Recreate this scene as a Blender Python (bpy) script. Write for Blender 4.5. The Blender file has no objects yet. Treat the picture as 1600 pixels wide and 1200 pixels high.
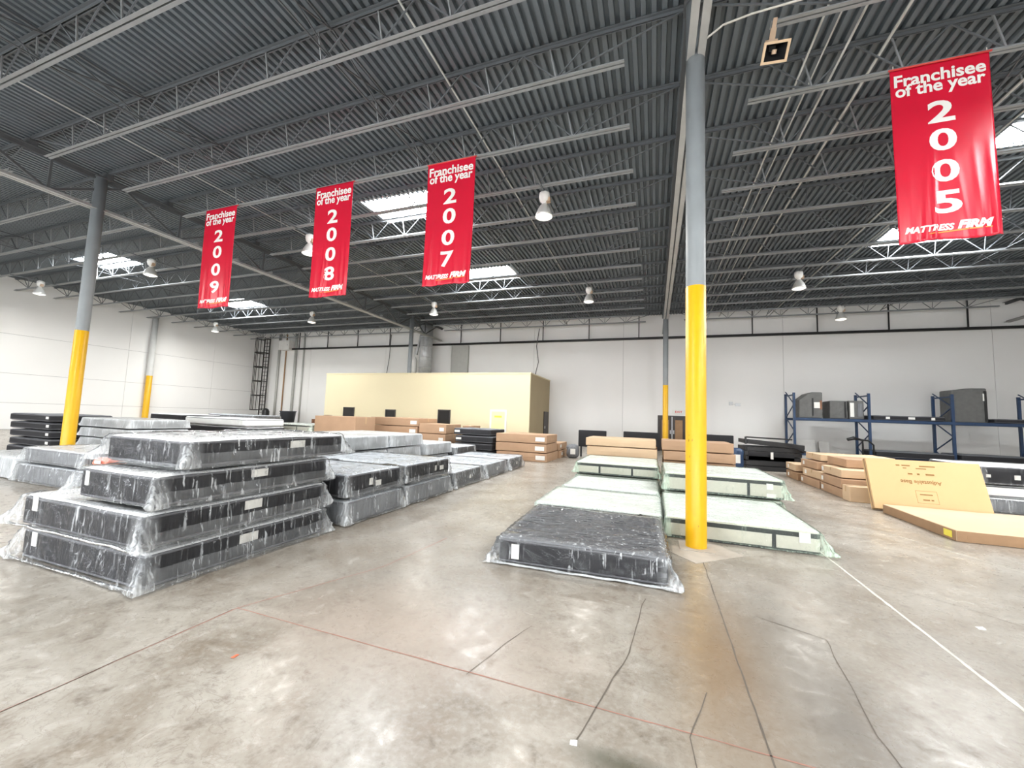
import bpy, bmesh, math, random
from mathutils import Vector, Matrix, noise

random.seed(7)
scene = bpy.context.scene
COL = scene.collection

# ------------------------------------------------------------------ camera
CAM_H = 1.55
cam_d = bpy.data.cameras.new('camera')
cam_d.sensor_fit = 'HORIZONTAL'
cam_d.sensor_width = 36.0
cam_d.lens = 621.0 / 1600.0 * 36.0
cam_d.clip_start = 0.05
cam_d.clip_end = 200
cam = bpy.data.objects.new('camera', cam_d)
COL.objects.link(cam)
_Y = Vector((222, -60, -621)).normalized()          # depth axis of the hall in camera space
_X = Vector((1736, -12, 621))
_X = (_X - _Y * _X.dot(_Y)).normalized()
_Z = _X.cross(_Y)
_R = Matrix((_X, _Y, _Z))                            # rows: world axes in camera space
cam.matrix_world = Matrix.Translation((0, 0, CAM_H)) @ _R.to_4x4()
scene.camera = cam

# ------------------------------------------------------------------ world, exposure
w = bpy.data.worlds.new('world')
scene.world = w
w.use_nodes = True
w.node_tree.nodes['Background'].inputs[0].default_value = (0.75, 0.85, 1.0, 1)
w.node_tree.nodes['Background'].inputs[1].default_value = 0.4
scene.view_settings.view_transform = 'Standard'
scene.view_settings.look = 'None'
scene.view_settings.gamma = 1.0
scene.view_settings.use_curve_mapping = False
scene.view_settings.exposure = 0.38
SKYLIGHT = 58.0          # radiance of the translucent skylight panes
FILL_DOOR = 16.0              # radiance of the added glowing dock doors behind the viewer
LAMP_W = 115.0           # watts of each high-bay lamp
cy = scene.cycles
cy.use_denoising = True
cy.use_adaptive_sampling = True
cy.adaptive_threshold = 0.02
cy.max_bounces = 7
cy.diffuse_bounces = 4
cy.glossy_bounces = 4
cy.transparent_max_bounces = 18
cy.caustics_reflective = False
cy.caustics_refractive = False
cy.sample_clamp_indirect = 6.0

# ------------------------------------------------------------------ materials
def nodes_of(name):
    m = bpy.data.materials.new(name)
    m.use_nodes = True
    nt = m.node_tree
    return m, nt, nt.nodes['Principled BSDF'], nt.nodes['Material Output']

def mat(name, col, rough=0.6, metal=0.0, var=0.12, scale=4.0, bump=0.0, bscale=40.0, spec=0.5, emit=None, estr=0.0, stretch=None):
    m, nt, p, out = nodes_of(name)
    N, L = nt.nodes, nt.links
    p.inputs['Roughness'].default_value = rough
    p.inputs['Metallic'].default_value = metal
    p.inputs['Specular IOR Level'].default_value = spec
    tc = N.new('ShaderNodeTexCoord')
    mp = N.new('ShaderNodeMapping')
    if stretch: mp.inputs['Scale'].default_value = stretch
    L.new(tc.outputs['Object'], mp.inputs['Vector'])
    nz = N.new('ShaderNodeTexNoise')
    nz.inputs['Scale'].default_value = scale
    nz.inputs['Detail'].default_value = 4
    L.new(mp.outputs[0], nz.inputs['Vector'])
    mx = N.new('ShaderNodeMix'); mx.data_type = 'RGBA'
    c = Vector(col)
    lo = [max(0, v * (1 - var)) for v in c]; hi = [min(1, v * (1 + var)) for v in c]
    mx.inputs['A'].default_value = (*lo, 1); mx.inputs['B'].default_value = (*hi, 1)
    L.new(nz.outputs['Fac'], mx.inputs['Factor'])
    L.new(mx.outputs['Result'], p.inputs['Base Color'])
    if bump:
        n2 = N.new('ShaderNodeTexNoise'); n2.inputs['Scale'].default_value = bscale; n2.inputs['Detail'].default_value = 3
        L.new(mp.outputs[0], n2.inputs['Vector'])
        b = N.new('ShaderNodeBump'); b.inputs['Strength'].default_value = bump; b.inputs['Distance'].default_value = 0.01
        L.new(n2.outputs['Fac'], b.inputs['Height']); L.new(b.outputs[0], p.inputs['Normal'])
    if emit:
        p.inputs['Emission Color'].default_value = (*emit, 1); p.inputs['Emission Strength'].default_value = estr
    return m

def quilt_mat(name, col, sc=5.0, strength=0.5):
    """fabric with a stitched pattern of puffs"""
    m, nt, p, out = nodes_of(name)
    N, L = nt.nodes, nt.links
    tc = N.new('ShaderNodeTexCoord')
    v = N.new('ShaderNodeTexVoronoi'); v.inputs['Scale'].default_value = sc
    L.new(tc.outputs['Object'], v.inputs['Vector'])
    nz = N.new('ShaderNodeTexNoise'); nz.inputs['Scale'].default_value = 3
    L.new(tc.outputs['Object'], nz.inputs['Vector'])
    mx = N.new('ShaderNodeMix'); mx.data_type = 'RGBA'
    mx.inputs['A'].default_value = (*[c * 0.88 for c in col], 1); mx.inputs['B'].default_value = (*[min(1, c * 1.08) for c in col], 1)
    L.new(nz.outputs['Fac'], mx.inputs['Factor']); L.new(mx.outputs['Result'], p.inputs['Base Color'])
    b = N.new('ShaderNodeBump'); b.inputs['Strength'].default_value = strength; b.inputs['Distance'].default_value = 0.02; b.invert = True
    L.new(v.outputs['Distance'], b.inputs['Height']); L.new(b.outputs[0], p.inputs['Normal'])
    p.inputs['Roughness'].default_value = 0.8
    return m

def ribbed_mat(name, col):
    """mattress border cloth with fine upright channels"""
    m, nt, p, out = nodes_of(name)
    N, L = nt.nodes, nt.links
    tc = N.new('ShaderNodeTexCoord')
    mp = N.new('ShaderNodeMapping'); mp.inputs['Scale'].default_value = (1, 1, 0.05)
    L.new(tc.outputs['Object'], mp.inputs['Vector'])
    nz = N.new('ShaderNodeTexNoise'); nz.inputs['Scale'].default_value = 28; nz.inputs['Detail'].default_value = 2
    L.new(mp.outputs[0], nz.inputs['Vector'])
    mx = N.new('ShaderNodeMix'); mx.data_type = 'RGBA'
    mx.inputs['A'].default_value = (*[c * 0.45 for c in col], 1); mx.inputs['B'].default_value = (*[c * 1.6 for c in col], 1)
    L.new(nz.outputs['Fac'], mx.inputs['Factor']); L.new(mx.outputs['Result'], p.inputs['Base Color'])
    b = N.new('ShaderNodeBump'); b.inputs['Strength'].default_value = 0.5; b.inputs['Distance'].default_value = 0.02
    L.new(nz.outputs['Fac'], b.inputs['Height']); L.new(b.outputs[0], p.inputs['Normal'])
    p.inputs['Roughness'].default_value = 0.75
    return m

def film_mat(name, tint=(1, 1, 1), body=(0.85, 0.88, 0.9), base=0.02, streak=0.6, cloud=0.15, gloss=0.12, ior=1.17, gather=0.6):
    """clear polythene: see-through, long milky creases, whiter where it is gathered in folds, glossy"""
    m, nt, p, out = nodes_of(name)
    N, L = nt.nodes, nt.links
    tc = N.new('ShaderNodeTexCoord')
    def math_(op, a, b=None, clamp=False):
        x = N.new('ShaderNodeMath'); x.operation = op; x.use_clamp = clamp
        for k, v in enumerate((a, b)):
            if v is None: continue
            if isinstance(v, (int, float)): x.inputs[k].default_value = v
            else: L.new(v, x.inputs[k])
        return x.outputs[0]
    def noi(sc, rot, scale, det=2.0, dist=0.3):
        mp = N.new('ShaderNodeMapping'); mp.inputs['Rotation'].default_value = rot; mp.inputs['Scale'].default_value = sc
        L.new(tc.outputs['Object'], mp.inputs['Vector'])
        n = N.new('ShaderNodeTexNoise'); n.inputs['Scale'].default_value = scale; n.inputs['Detail'].default_value = det; n.inputs['Distortion'].default_value = dist
        L.new(mp.outputs[0], n.inputs['Vector']); return n.outputs['Fac']
    def ramp(v, a, b):
        r = N.new('ShaderNodeMapRange'); r.inputs['From Min'].default_value = a; r.inputs['From Max'].default_value = b; L.new(v, r.inputs['Value']); return r.outputs[0]
    s1 = noi((30, 30, 1.3), (0.85, 0.65, 0.3), 1.0); s2 = noi((26, 26, 1.6), (-0.6, 0.9, 1.2), 1.0)
    big = noi((1, 1, 1), (0, 0, 0), 2.0, 3.0)
    st = math_('MAXIMUM', ramp(s1, 0.60, 0.72), ramp(s2, 0.62, 0.73))
    st = math_('MULTIPLY', st, math_('MULTIPLY', ramp(big, 0.36, 0.62), streak))
    cl = math_('MULTIPLY', ramp(big, 0.45, 0.75), cloud)
    at = N.new('ShaderNodeAttribute'); at.attribute_name = 'gather'
    ga = math_('MULTIPLY', at.outputs['Fac'], math_('MULTIPLY', math_('ADD', ramp(s1, 0.35, 0.65), 0.35), gather))
    f1 = math_('ADD', math_('ADD', st, cl), math_('ADD', ga, base), True)
    bp = N.new('ShaderNodeBump'); bp.inputs['Strength'].default_value = 0.5; bp.inputs['Distance'].default_value = 0.02
    L.new(math_('ADD', s1, s2), bp.inputs['Height'])
    tr = N.new('ShaderNodeBsdfTransparent'); tr.inputs[0].default_value = (*tint, 1)
    gl = N.new('ShaderNodeBsdfGlossy'); gl.inputs['Roughness'].default_value = gloss; L.new(bp.outputs[0], gl.inputs['Normal'])
    df = N.new('ShaderNodeBsdfDiffuse'); df.inputs[0].default_value = (*body, 1)
    tl = N.new('ShaderNodeBsdfTranslucent'); tl.inputs[0].default_value = (*body, 1)
    dm = N.new('ShaderNodeMixShader'); dm.inputs[0].default_value = 0.25; L.new(df.outputs[0], dm.inputs[1]); L.new(tl.outputs[0], dm.inputs[2])
    m1 = N.new('ShaderNodeMixShader'); L.new(f1, m1.inputs[0]); L.new(tr.outputs[0], m1.inputs[1]); L.new(dm.outputs[0], m1.inputs[2])
    fr = N.new('ShaderNodeFresnel'); fr.inputs['IOR'].default_value = ior; L.new(bp.outputs[0], fr.inputs['Normal'])
    m2 = N.new('ShaderNodeMixShader'); L.new(fr.outputs[0], m2.inputs[0]); L.new(m1.outputs[0], m2.inputs[1]); L.new(gl.outputs[0], m2.inputs[2])
    L.new(m2.outputs[0], out.inputs['Surface'])
    return m

def concrete_mat():
    m, nt, p, out = nodes_of('concrete_floor')
    N, L = nt.nodes, nt.links
    tc = N.new('ShaderNodeTexCoord')
    def noi(sc, det, dist=0.0, st=None):
        n = N.new('ShaderNodeTexNoise'); n.inputs['Scale'].default_value = sc; n.inputs['Detail'].default_value = det; n.inputs['Distortion'].default_value = dist
        if st:
            mp = N.new('ShaderNodeMapping'); mp.inputs['Scale'].default_value = st; L.new(tc.outputs['Object'], mp.inputs['Vector']); L.new(mp.outputs[0], n.inputs['Vector'])
        else: L.new(tc.outputs['Object'], n.inputs['Vector'])
        return n
    def ramp(src, a, b):
        r = N.new('ShaderNodeMapRange'); r.inputs['From Min'].default_value = a; r.inputs['From Max'].default_value = b; L.new(src, r.inputs['Value']); return r.outputs[0]
    def mixc(f, A, B, blend='MIX'):
        x = N.new('ShaderNodeMix'); x.data_type = 'RGBA'; x.blend_type = blend
        for s, v in (('A', A), ('B', B)):
            if isinstance(v, tuple): x.inputs[s].default_value = (*v, 1)
            else: L.new(v, x.inputs[s])
        if isinstance(f, float): x.inputs['Factor'].default_value = f
        else: L.new(f, x.inputs['Factor'])
        return x.outputs['Result']
    big = noi(0.45, 6, 0.6); mid = noi(1.7, 9, 0.5); fine = noi(30, 6); sc = noi(4.0, 8, 3.0); gr = noi(7.0, 10, 0.4)
    mid.inputs['Roughness'].default_value = 0.65; gr.inputs['Roughness'].default_value = 0.72
    c = mixc(ramp(big.outputs['Fac'], 0.36, 0.66), (0.285, 0.255, 0.218), (0.415, 0.385, 0.338))
    c = mixc(ramp(mid.outputs['Fac'], 0.42, 0.70), c, (0.215, 0.176, 0.135))
    c = mixc(ramp(gr.outputs['Fac'], 0.53, 0.74), c, (0.130, 0.105, 0.080))
    c = mixc(ramp(gr.outputs['Fac'], 0.45, 0.25), c, (0.50, 0.47, 0.425))
    c = mixc(ramp(fine.outputs['Fac'], 0.45, 1.1), c, (0.44, 0.415, 0.375))
    # scuffs: thin dark worm lines
    s1 = N.new('ShaderNodeMath'); s1.operation = 'SUBTRACT'; s1.inputs[1].default_value = 0.5; L.new(sc.outputs['Fac'], s1.inputs[0])
    s2 = N.new('ShaderNodeMath'); s2.operation = 'ABSOLUTE'; L.new(s1.outputs[0], s2.inputs[0])
    scuff = ramp(s2.outputs[0], 0.02, 0.0)
    sm = N.new('ShaderNodeMath'); sm.operation = 'MULTIPLY'; L.new(scuff, sm.inputs[0]); L.new(ramp(big.outputs['Fac'], 0.45, 0.6), sm.inputs[1])
    sm2 = N.new('ShaderNodeMath'); sm2.operation = 'MULTIPLY'; sm2.inputs[1].default_value = 0.45; L.new(sm.outputs[0], sm2.inputs[0])
    c = mixc(sm2.outputs[0], c, (0.16, 0.13, 0.10))
    # spilt stains with a place of their own (brown by the column joint, grey drip beside it)
    def blob(cx, cyy, rx, ry, col, k, cin):
        mp = N.new('ShaderNodeMapping'); mp.vector_type = 'TEXTURE'
        mp.inputs['Location'].default_value = (cx, cyy, 0); mp.inputs['Scale'].default_value = (rx, ry, 1)
        L.new(tc.outputs['Object'], mp.inputs['Vector'])
        ln = N.new('ShaderNodeVectorMath'); ln.operation = 'LENGTH'; L.new(mp.outputs[0], ln.inputs[0])
        ad = N.new('ShaderNodeMath'); ad.operation = 'MULTIPLY_ADD'; ad.inputs[1].default_value = 1.6; L.new(mid.outputs['Fac'], ad.inputs[0]); L.new(ln.outputs['Value'], ad.inputs[2])
        f = ramp(ad.outputs[0], 1.75, 0.95)
        g = N.new('ShaderNodeMath'); g.operation = 'MULTIPLY'; g.inputs[1].default_value = k; L.new(f, g.inputs[0])
        return mixc(g.outputs[0], cin, col)
    c = blob(0.42, 3.2, 0.5, 1.5, (0.23, 0.15, 0.085), 0.75, c)
    c = blob(0.95, 3.0, 0.45, 1.6, (0.12, 0.105, 0.09), 0.65, c)
    c = blob(-0.1, 2.0, 0.35, 0.12, (0.07, 0.07, 0.045), 0.8, c)
    c = blob(-1.6, 2.6, 1.6, 0.8, (0.36, 0.27, 0.21), 0.5, c)
    L.new(c, p.inputs['Base Color'])
    rr = N.new('ShaderNodeMapRange'); rr.inputs['To Min'].default_value = 0.10; rr.inputs['To Max'].default_value = 0.50; p.inputs['Specular IOR Level'].default_value = 0.42
    L.new(gr.outputs['Fac'], rr.inputs['Value']); L.new(rr.outputs[0], p.inputs['Roughness'])
    b = N.new('ShaderNodeBump'); b.inputs['Strength'].default_value = 0.12; b.inputs['Distance'].default_value = 0.004
    L.new(fine.outputs['Fac'], b.inputs['Height']); L.new(b.outputs[0], p.inputs['Normal'])
    return m

M = dict(
    floor=concrete_mat(),
    deck=mat('deck_paint', (0.112, 0.132, 0.148), 0.45, var=0.12, scale=1.2),
    joist=mat('joist_paint', (0.25, 0.26, 0.265), 0.5, var=0.18, scale=3),
    web=mat('web_paint', (0.11, 0.12, 0.13), 0.5, var=0.15, scale=3),
    girder=mat('girder_paint', (0.085, 0.09, 0.095), 0.5, var=0.15),
    chord=mat('girder_chord_paint', (0.40, 0.40, 0.39), 0.5, var=0.15),
    wall=mat('wall_paint', (0.85, 0.84, 0.82), 0.75, var=0.045, scale=0.5, bump=0.05, bscale=30),
    wall_b=mat('wall_backing', (0.32, 0.32, 0.31), 0.8),
    colgrey=mat('column_grey', (0.25, 0.27, 0.28), 0.5, var=0.15, scale=3),
    colwhite=mat('column_white', (0.66, 0.66, 0.64), 0.55),
    yellow=mat('safety_yellow', (0.74, 0.41, 0.006), 0.4, var=0.08, scale=4),
    scuff=mat('yellow_scuff', (0.40, 0.23, 0.02), 0.7, var=0.4, scale=30),
    pad=mat('column_pad', (0.43, 0.385, 0.33), 0.7, var=0.2, scale=8, bump=0.1),
    crack=mat('crack_dark', (0.13, 0.11, 0.09), 0.9, var=0.4, scale=12),
    redline=mat('red_chalk', (0.40, 0.20, 0.155), 0.8, var=0.35, scale=9),
    whiteline=mat('floor_paint_white', (0.62, 0.60, 0.53), 0.6, var=0.25, scale=9),
    paper=mat('paper', (0.85, 0.84, 0.8), 0.7),
    orange=mat('orange_paint_spot', (0.85, 0.16, 0.07), 0.7),
    red=mat('banner_vinyl', (0.60, 0.010, 0.035), 0.27, var=0.06, scale=2),
    print_w=mat('banner_print', (0.86, 0.84, 0.80), 0.4, var=0.03),
    print_o=mat('banner_print_orange', (0.85, 0.30, 0.05), 0.4, var=0.05),
    sidedark=ribbed_mat('border_charcoal', (0.016, 0.016, 0.019)),
    sideblack=mat('border_black', (0.012, 0.012, 0.015), 0.7, var=0.3, scale=9),
    sidegrey=ribbed_mat('border_grey', (0.15, 0.155, 0.165)),
    topwhite=quilt_mat('quilt_white', (0.93, 0.95, 0.96), 5, 0.15),
    topgrey=quilt_mat('quilt_grey', (0.66, 0.70, 0.745), 5, 0.35),
    topdark=quilt_mat('quilt_dark', (0.15, 0.155, 0.17), 3, 0.12),
    topcream=quilt_mat('quilt_cream', (0.86, 0.87, 0.85), 7, 0.15),
    beige=mat('foundation_cloth', (0.56, 0.53, 0.47), 0.85, var=0.08, scale=20, bump=0.1, bscale=120),
    piping=mat('piping_tape', (0.10, 0.10, 0.11), 0.6),
    pipingw=mat('piping_white', (0.60, 0.62, 0.64), 0.6),
    blackband=mat('black_band', (0.012, 0.012, 0.015), 0.6),
    tag=mat('care_tag', (0.80, 0.79, 0.75), 0.6, var=0.08, scale=20),
    film=film_mat('clear_film', base=0.003, streak=0.6, cloud=0.03, ior=1.16),
    film_s=film_mat('sheeny_film', base=0.004, streak=0.7, cloud=0.035, ior=1.22),
    film_c=film_mat('cloudy_film', base=0.085, streak=0.55, cloud=0.12),
    film_m=film_mat('milky_film', base=0.50, streak=0.5, cloud=0.25),
    film_g=film_mat('green_film', tint=(0.975, 1, 0.975), body=(0.76, 0.93, 0.78), base=0.02, streak=0.16, cloud=0.04, gather=0.75, ior=1.09),
    film_w=film_mat('pale_green_film', tint=(0.985, 1, 0.985), body=(0.84, 0.95, 0.85), base=0.05, streak=0.15, cloud=0.08, gather=0.9, ior=1.09),
    kraft=mat('kraft_board', (0.43, 0.275, 0.17), 0.8, var=0.13, scale=3, bump=0.05),
    kraftl=mat('kraft_board_light', (0.60, 0.435, 0.28), 0.8, var=0.10, scale=2, bump=0.05),
    kraftg=mat('kraft_board_golden', (0.62, 0.42, 0.21), 0.75, var=0.07, scale=2, bump=0.04),
    kraftd=mat('kraft_edge', (0.33, 0.20, 0.11), 0.85, var=0.2, scale=6),
    tape=mat('packing_tape', (0.60, 0.42, 0.24), 0.25, var=0.08),
    printb=mat('carton_print', (0.30, 0.17, 0.06), 0.8, var=0.15),
    blue=mat('rack_blue', (0.016, 0.042, 0.10), 0.45, var=0.25, scale=6),
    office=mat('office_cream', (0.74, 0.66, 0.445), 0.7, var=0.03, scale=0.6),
    officeside=mat('office_side_shade', (0.42, 0.34, 0.21), 0.8, var=0.08, scale=0.8),  # darker than the front wall: the side's shade is put into its colour
    frame=mat('dark_frame', (0.035, 0.03, 0.028), 0.5),
    glassd=mat('dark_glass', (0.02, 0.018, 0.017), 0.12, var=0.1),
    notice=mat('notice_yellow', (0.93, 0.86, 0.42), 0.5, var=0.12, scale=3),
    white=mat('white_enamel', (0.80, 0.79, 0.76), 0.45),
    alu=mat('lamp_reflector', (0.72, 0.72, 0.69), 0.35, metal=0.3),
    lens=mat('lamp_lens', (0.9, 0.9, 0.86), 0.4, emit=(1.0, 0.96, 0.88), estr=1.2),
    speaker=mat('speaker_cream', (0.50, 0.36, 0.25), 0.55),
    black=mat('black_metal', (0.012, 0.012, 0.013), 0.45),
    blackcloth=mat('black_cloth', (0.014, 0.014, 0.016), 0.8, var=0.4, scale=8),
    galv=mat('galvanised', (0.58, 0.59, 0.60), 0.45, metal=0.3, var=0.3, scale=5),
    pipe=mat('conduit_grey', (0.46, 0.46, 0.43), 0.45, var=0.1),
    wire=mat('cable_dark', (0.10, 0.10, 0.10), 0.6),
    wirew=mat('cable_white', (0.62, 0.60, 0.55), 0.5),
    brown=mat('brown_leatherette', (0.20, 0.085, 0.04), 0.5, var=0.2),
    doorb=mat('door_brown', (0.030, 0.020, 0.016), 0.45),
    bin=mat('bin_plastic', (0.035, 0.04, 0.05), 0.5),
    greybox=mat('grey_pack', (0.115, 0.115, 0.11), 0.6, var=0.25, scale=7, bump=0.2),
    sky=mat('skylight_acrylic', (0.9, 0.92, 0.95), 0.4, emit=(0.93, 0.97, 1.0), estr=SKYLIGHT),
    fill=mat('fill_door_panel', (0.85, 0.88, 0.9), 0.5, emit=(0.92, 0.96, 1.0), estr=FILL_DOOR),
    exitred=mat('sign_red', (0.65, 0.06, 0.05), 0.5),
    green=mat('pack_green', (0.05, 0.30, 0.12), 0.4),
    pink=mat('pack_coral', (0.80, 0.22, 0.15), 0.4),
    ytape=mat('yellow_sticker', (0.80, 0.68, 0.08), 0.5, var=0.15, scale=15),
)

# ------------------------------------------------------------------ helpers
class MB:
    def __init__(s): s.v = []; s.f = []
    def box(s, x0, x1, y0, y1, z0, z1):
        b = len(s.v)
        s.v += [(x0, y0, z0), (x1, y0, z0), (x1, y1, z0), (x0, y1, z0), (x0, y0, z1), (x1, y0, z1), (x1, y1, z1), (x0, y1, z1)]
        s.f += [tuple(b + i for i in q) for q in ((3, 2, 1, 0), (4, 5, 6, 7), (0, 1, 5, 4), (1, 2, 6, 5), (2, 3, 7, 6), (3, 0, 4, 7))]
        return s
    def prism(s, pts, axis, a0, a1):
        """extrude a 2D polygon along an axis: 'x' -> pts are (y,z), 'y' -> (x,z), 'z' -> (x,y)"""
        b = len(s.v); n = len(pts)
        mk = {'x': lambda p, a: (a, p[0], p[1]), 'y': lambda p, a: (p[0], a, p[1]), 'z': lambda p, a: (p[0], p[1], a)}[axis]
        s.v += [mk(p, a0) for p in pts] + [mk(p, a1) for p in pts]
        s.f += [tuple(b + i for i in range(n)), tuple(b + n + i for i in reversed(range(n)))]
        for i in range(n):
            j = (i + 1) % n
            s.f.append((b + i, b + n + i, b + n + j, b + j))
        return s
    def bar(s, p, q, wd, ht=None, up=(0, 0, 1)):
        p = Vector(p); q = Vector(q); d = (q - p).normalized(); ht = ht or wd
        u = Vector(up)
        if abs(d.dot(u)) > 0.98: u = Vector((1, 0, 0))
        a = d.cross(u).normalized(); c = a.cross(d)
        b = len(s.v)
        for e in (p, q):
            for i, j in ((-1, -1), (1, -1), (1, 1), (-1, 1)):
                s.v.append(tuple(e + a * (i * wd / 2) + c * (j * ht / 2)))
        s.f += [tuple(b + i for i in q4) for q4 in ((0, 1, 2, 3), (7, 6, 5, 4), (0, 4, 5, 1), (1, 5, 6, 2), (2, 6, 7, 3), (3, 7, 4, 0))]
        return s
    def tube(s, pts, r, n=8, closed=False):
        pts = [Vector(p) for p in pts]; m = len(pts); b = len(s.v)
        for i, p in enumerate(pts):
            if closed: d = (pts[(i + 1) % m] - pts[i - 1])
            else: d = pts[min(i + 1, m - 1)] - pts[max(i - 1, 0)]
            d.normalize()
            u = Vector((0, 0, 1)) if abs(d.z) < 0.95 else Vector((1, 0, 0))
            a = d.cross(u).normalized(); c = a.cross(d)
            rr = r[i] if isinstance(r, (list, tuple)) else r
            for k in range(n):
                t = 2 * math.pi * k / n
                s.v.append(tuple(p + a * (rr * math.cos(t)) + c * (rr * math.sin(t))))
        rng = m if closed else m - 1
        for i in range(rng):
            for k in range(n):
                i2 = (i + 1) % m; k2 = (k + 1) % n
                s.f.append((b + i * n + k, b + i * n + k2, b + i2 * n + k2, b + i2 * n + k))
        if not closed:
            s.f.append(tuple(b + k for k in reversed(range(n)))); s.f.append(tuple(b + (m - 1) * n + k for k in range(n)))
        return s
    def lathe(s, prof, n=20, c=(0, 0, 0)):
        b = len(s.v)
        for r, z in prof:
            for k in range(n):
                t = 2 * math.pi * k / n
                s.v.append((c[0] + r * math.cos(t), c[1] + r * math.sin(t), c[2] + z))
        for i in range(len(prof) - 1):
            for k in range(n):
                k2 = (k + 1) % n
                s.f.append((b + i * n + k, b + i * n + k2, b + (i + 1) * n + k2, b + (i + 1) * n + k))
        return s
    def mesh(s, name, m, smooth=False):
        me = bpy.data.meshes.new(name)
        me.from_pydata(s.v, [], s.f)
        me.materials.append(m)
        if smooth: me.polygons.foreach_set('use_smooth', [True] * len(me.polygons))
        me.update()
        return me
    def build(s, name, m, parent=None, smooth=False, loc=None):
        return link(name, s.mesh(name, m, smooth), parent, loc)

def link(name, me, parent=None, loc=None):
    o = bpy.data.objects.new(name, me)
    COL.objects.link(o)
    if parent: o.parent = parent
    if loc: o.location = loc
    return o

def tag(o, label, cat, group=None):
    o['label'] = label; o['category'] = cat
    if group: o['group'] = group
    return o

def thing(name, label, cat, loc=(0, 0, 0), rz=0.0, group=None):
    o = bpy.data.objects.new(name, None)
    o.empty_display_size = 0.1
    COL.objects.link(o); o.location = loc; o.rotation_euler = (0, 0, rz)
    return tag(o, label, cat, group)

def struct(o):
    o['kind'] = 'structure'; return o

# ------------------------------------------------------------------ rounded, sheet-like boxes
def axis_coords(sz, r, n):
    h = sz / 2
    e = [-h, -h + 0.25 * r, -h + 0.6 * r, -h + r]
    inn = [-h + r + (sz - 2 * r) * i / n for i in range(1, n)]
    return e + inn + [-c for c in reversed(e)]

def rbox(sx, sy, sz, r, n=(6, 6, 2), skip_bottom=False):
    """rounded box, base at z=0; returns verts, faces, tags"""
    X = axis_coords(sx, r, n[0]); Y = axis_coords(sy, r, n[1]); Z = axis_coords(sz, r, n[2])
    idx = {}; V = []; F = []; T = []
    def vid(i, j, k):
        key = (i, j, k)
        if key not in idx:
            p = Vector((X[i], Y[j], Z[k]))
            q = Vector((max(-sx / 2 + r, min(sx / 2 - r, p.x)), max(-sy / 2 + r, min(sy / 2 - r, p.y)), max(-sz / 2 + r, min(sz / 2 - r, p.z))))
            d = p - q
            if d.length > 1e-9: p = q + d.normalized() * r * (d.length / max(abs(d.x), abs(d.y), abs(d.z), 1e-9) if False else 1.0) * (max(abs(d.x), abs(d.y), abs(d.z)) / r)
            idx[key] = len(V); V.append(Vector((p.x, p.y, p.z + sz / 2)))
        return idx[key]
    a, b, c = len(X) - 1, len(Y) - 1, len(Z) - 1
    for i in range(a):
        for j in range(b):
            F.append((vid(i, j, c), vid(i + 1, j, c), vid(i + 1, j + 1, c), vid(i, j + 1, c))); T.append('top')
            if not skip_bottom: F.append((vid(i, j, 0), vid(i, j + 1, 0), vid(i + 1, j + 1, 0), vid(i + 1, j, 0))); T.append('bottom')
    for k in range(c):
        for i in range(a):
            F.append((vid(i, 0, k), vid(i + 1, 0, k), vid(i + 1, 0, k + 1), vid(i, 0, k + 1))); T.append('front')
            F.append((vid(i + 1, b, k), vid(i, b, k), vid(i, b, k + 1), vid(i + 1, b, k + 1))); T.append('back')
        for j in range(b):
            F.append((vid(0, j + 1, k), vid(0, j, k), vid(0, j, k + 1), vid(0, j + 1, k + 1))); T.append('left')
            F.append((vid(a, j, k), vid(a, j + 1, k), vid(a, j + 1, k + 1), vid(a, j, k + 1))); T.append('right')
    return V, F, T

def submesh(name, V, F, m, smooth=True):
    used = {}; v2 = []; f2 = []
    for f in F:
        g = []
        for i in f:
            if i not in used: used[i] = len(v2); v2.append(tuple(V[i]))
            g.append(used[i])
        f2.append(tuple(g))
    me = bpy.data.meshes.new(name); me.from_pydata(v2, [], f2); me.materials.append(m)
    if smooth: me.polygons.foreach_set('use_smooth', [True] * len(me.polygons))
    me.update(); return me

def ridge(p):
    return 1 - min(1, abs(noise.noise(p)) * 3.0)

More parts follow.
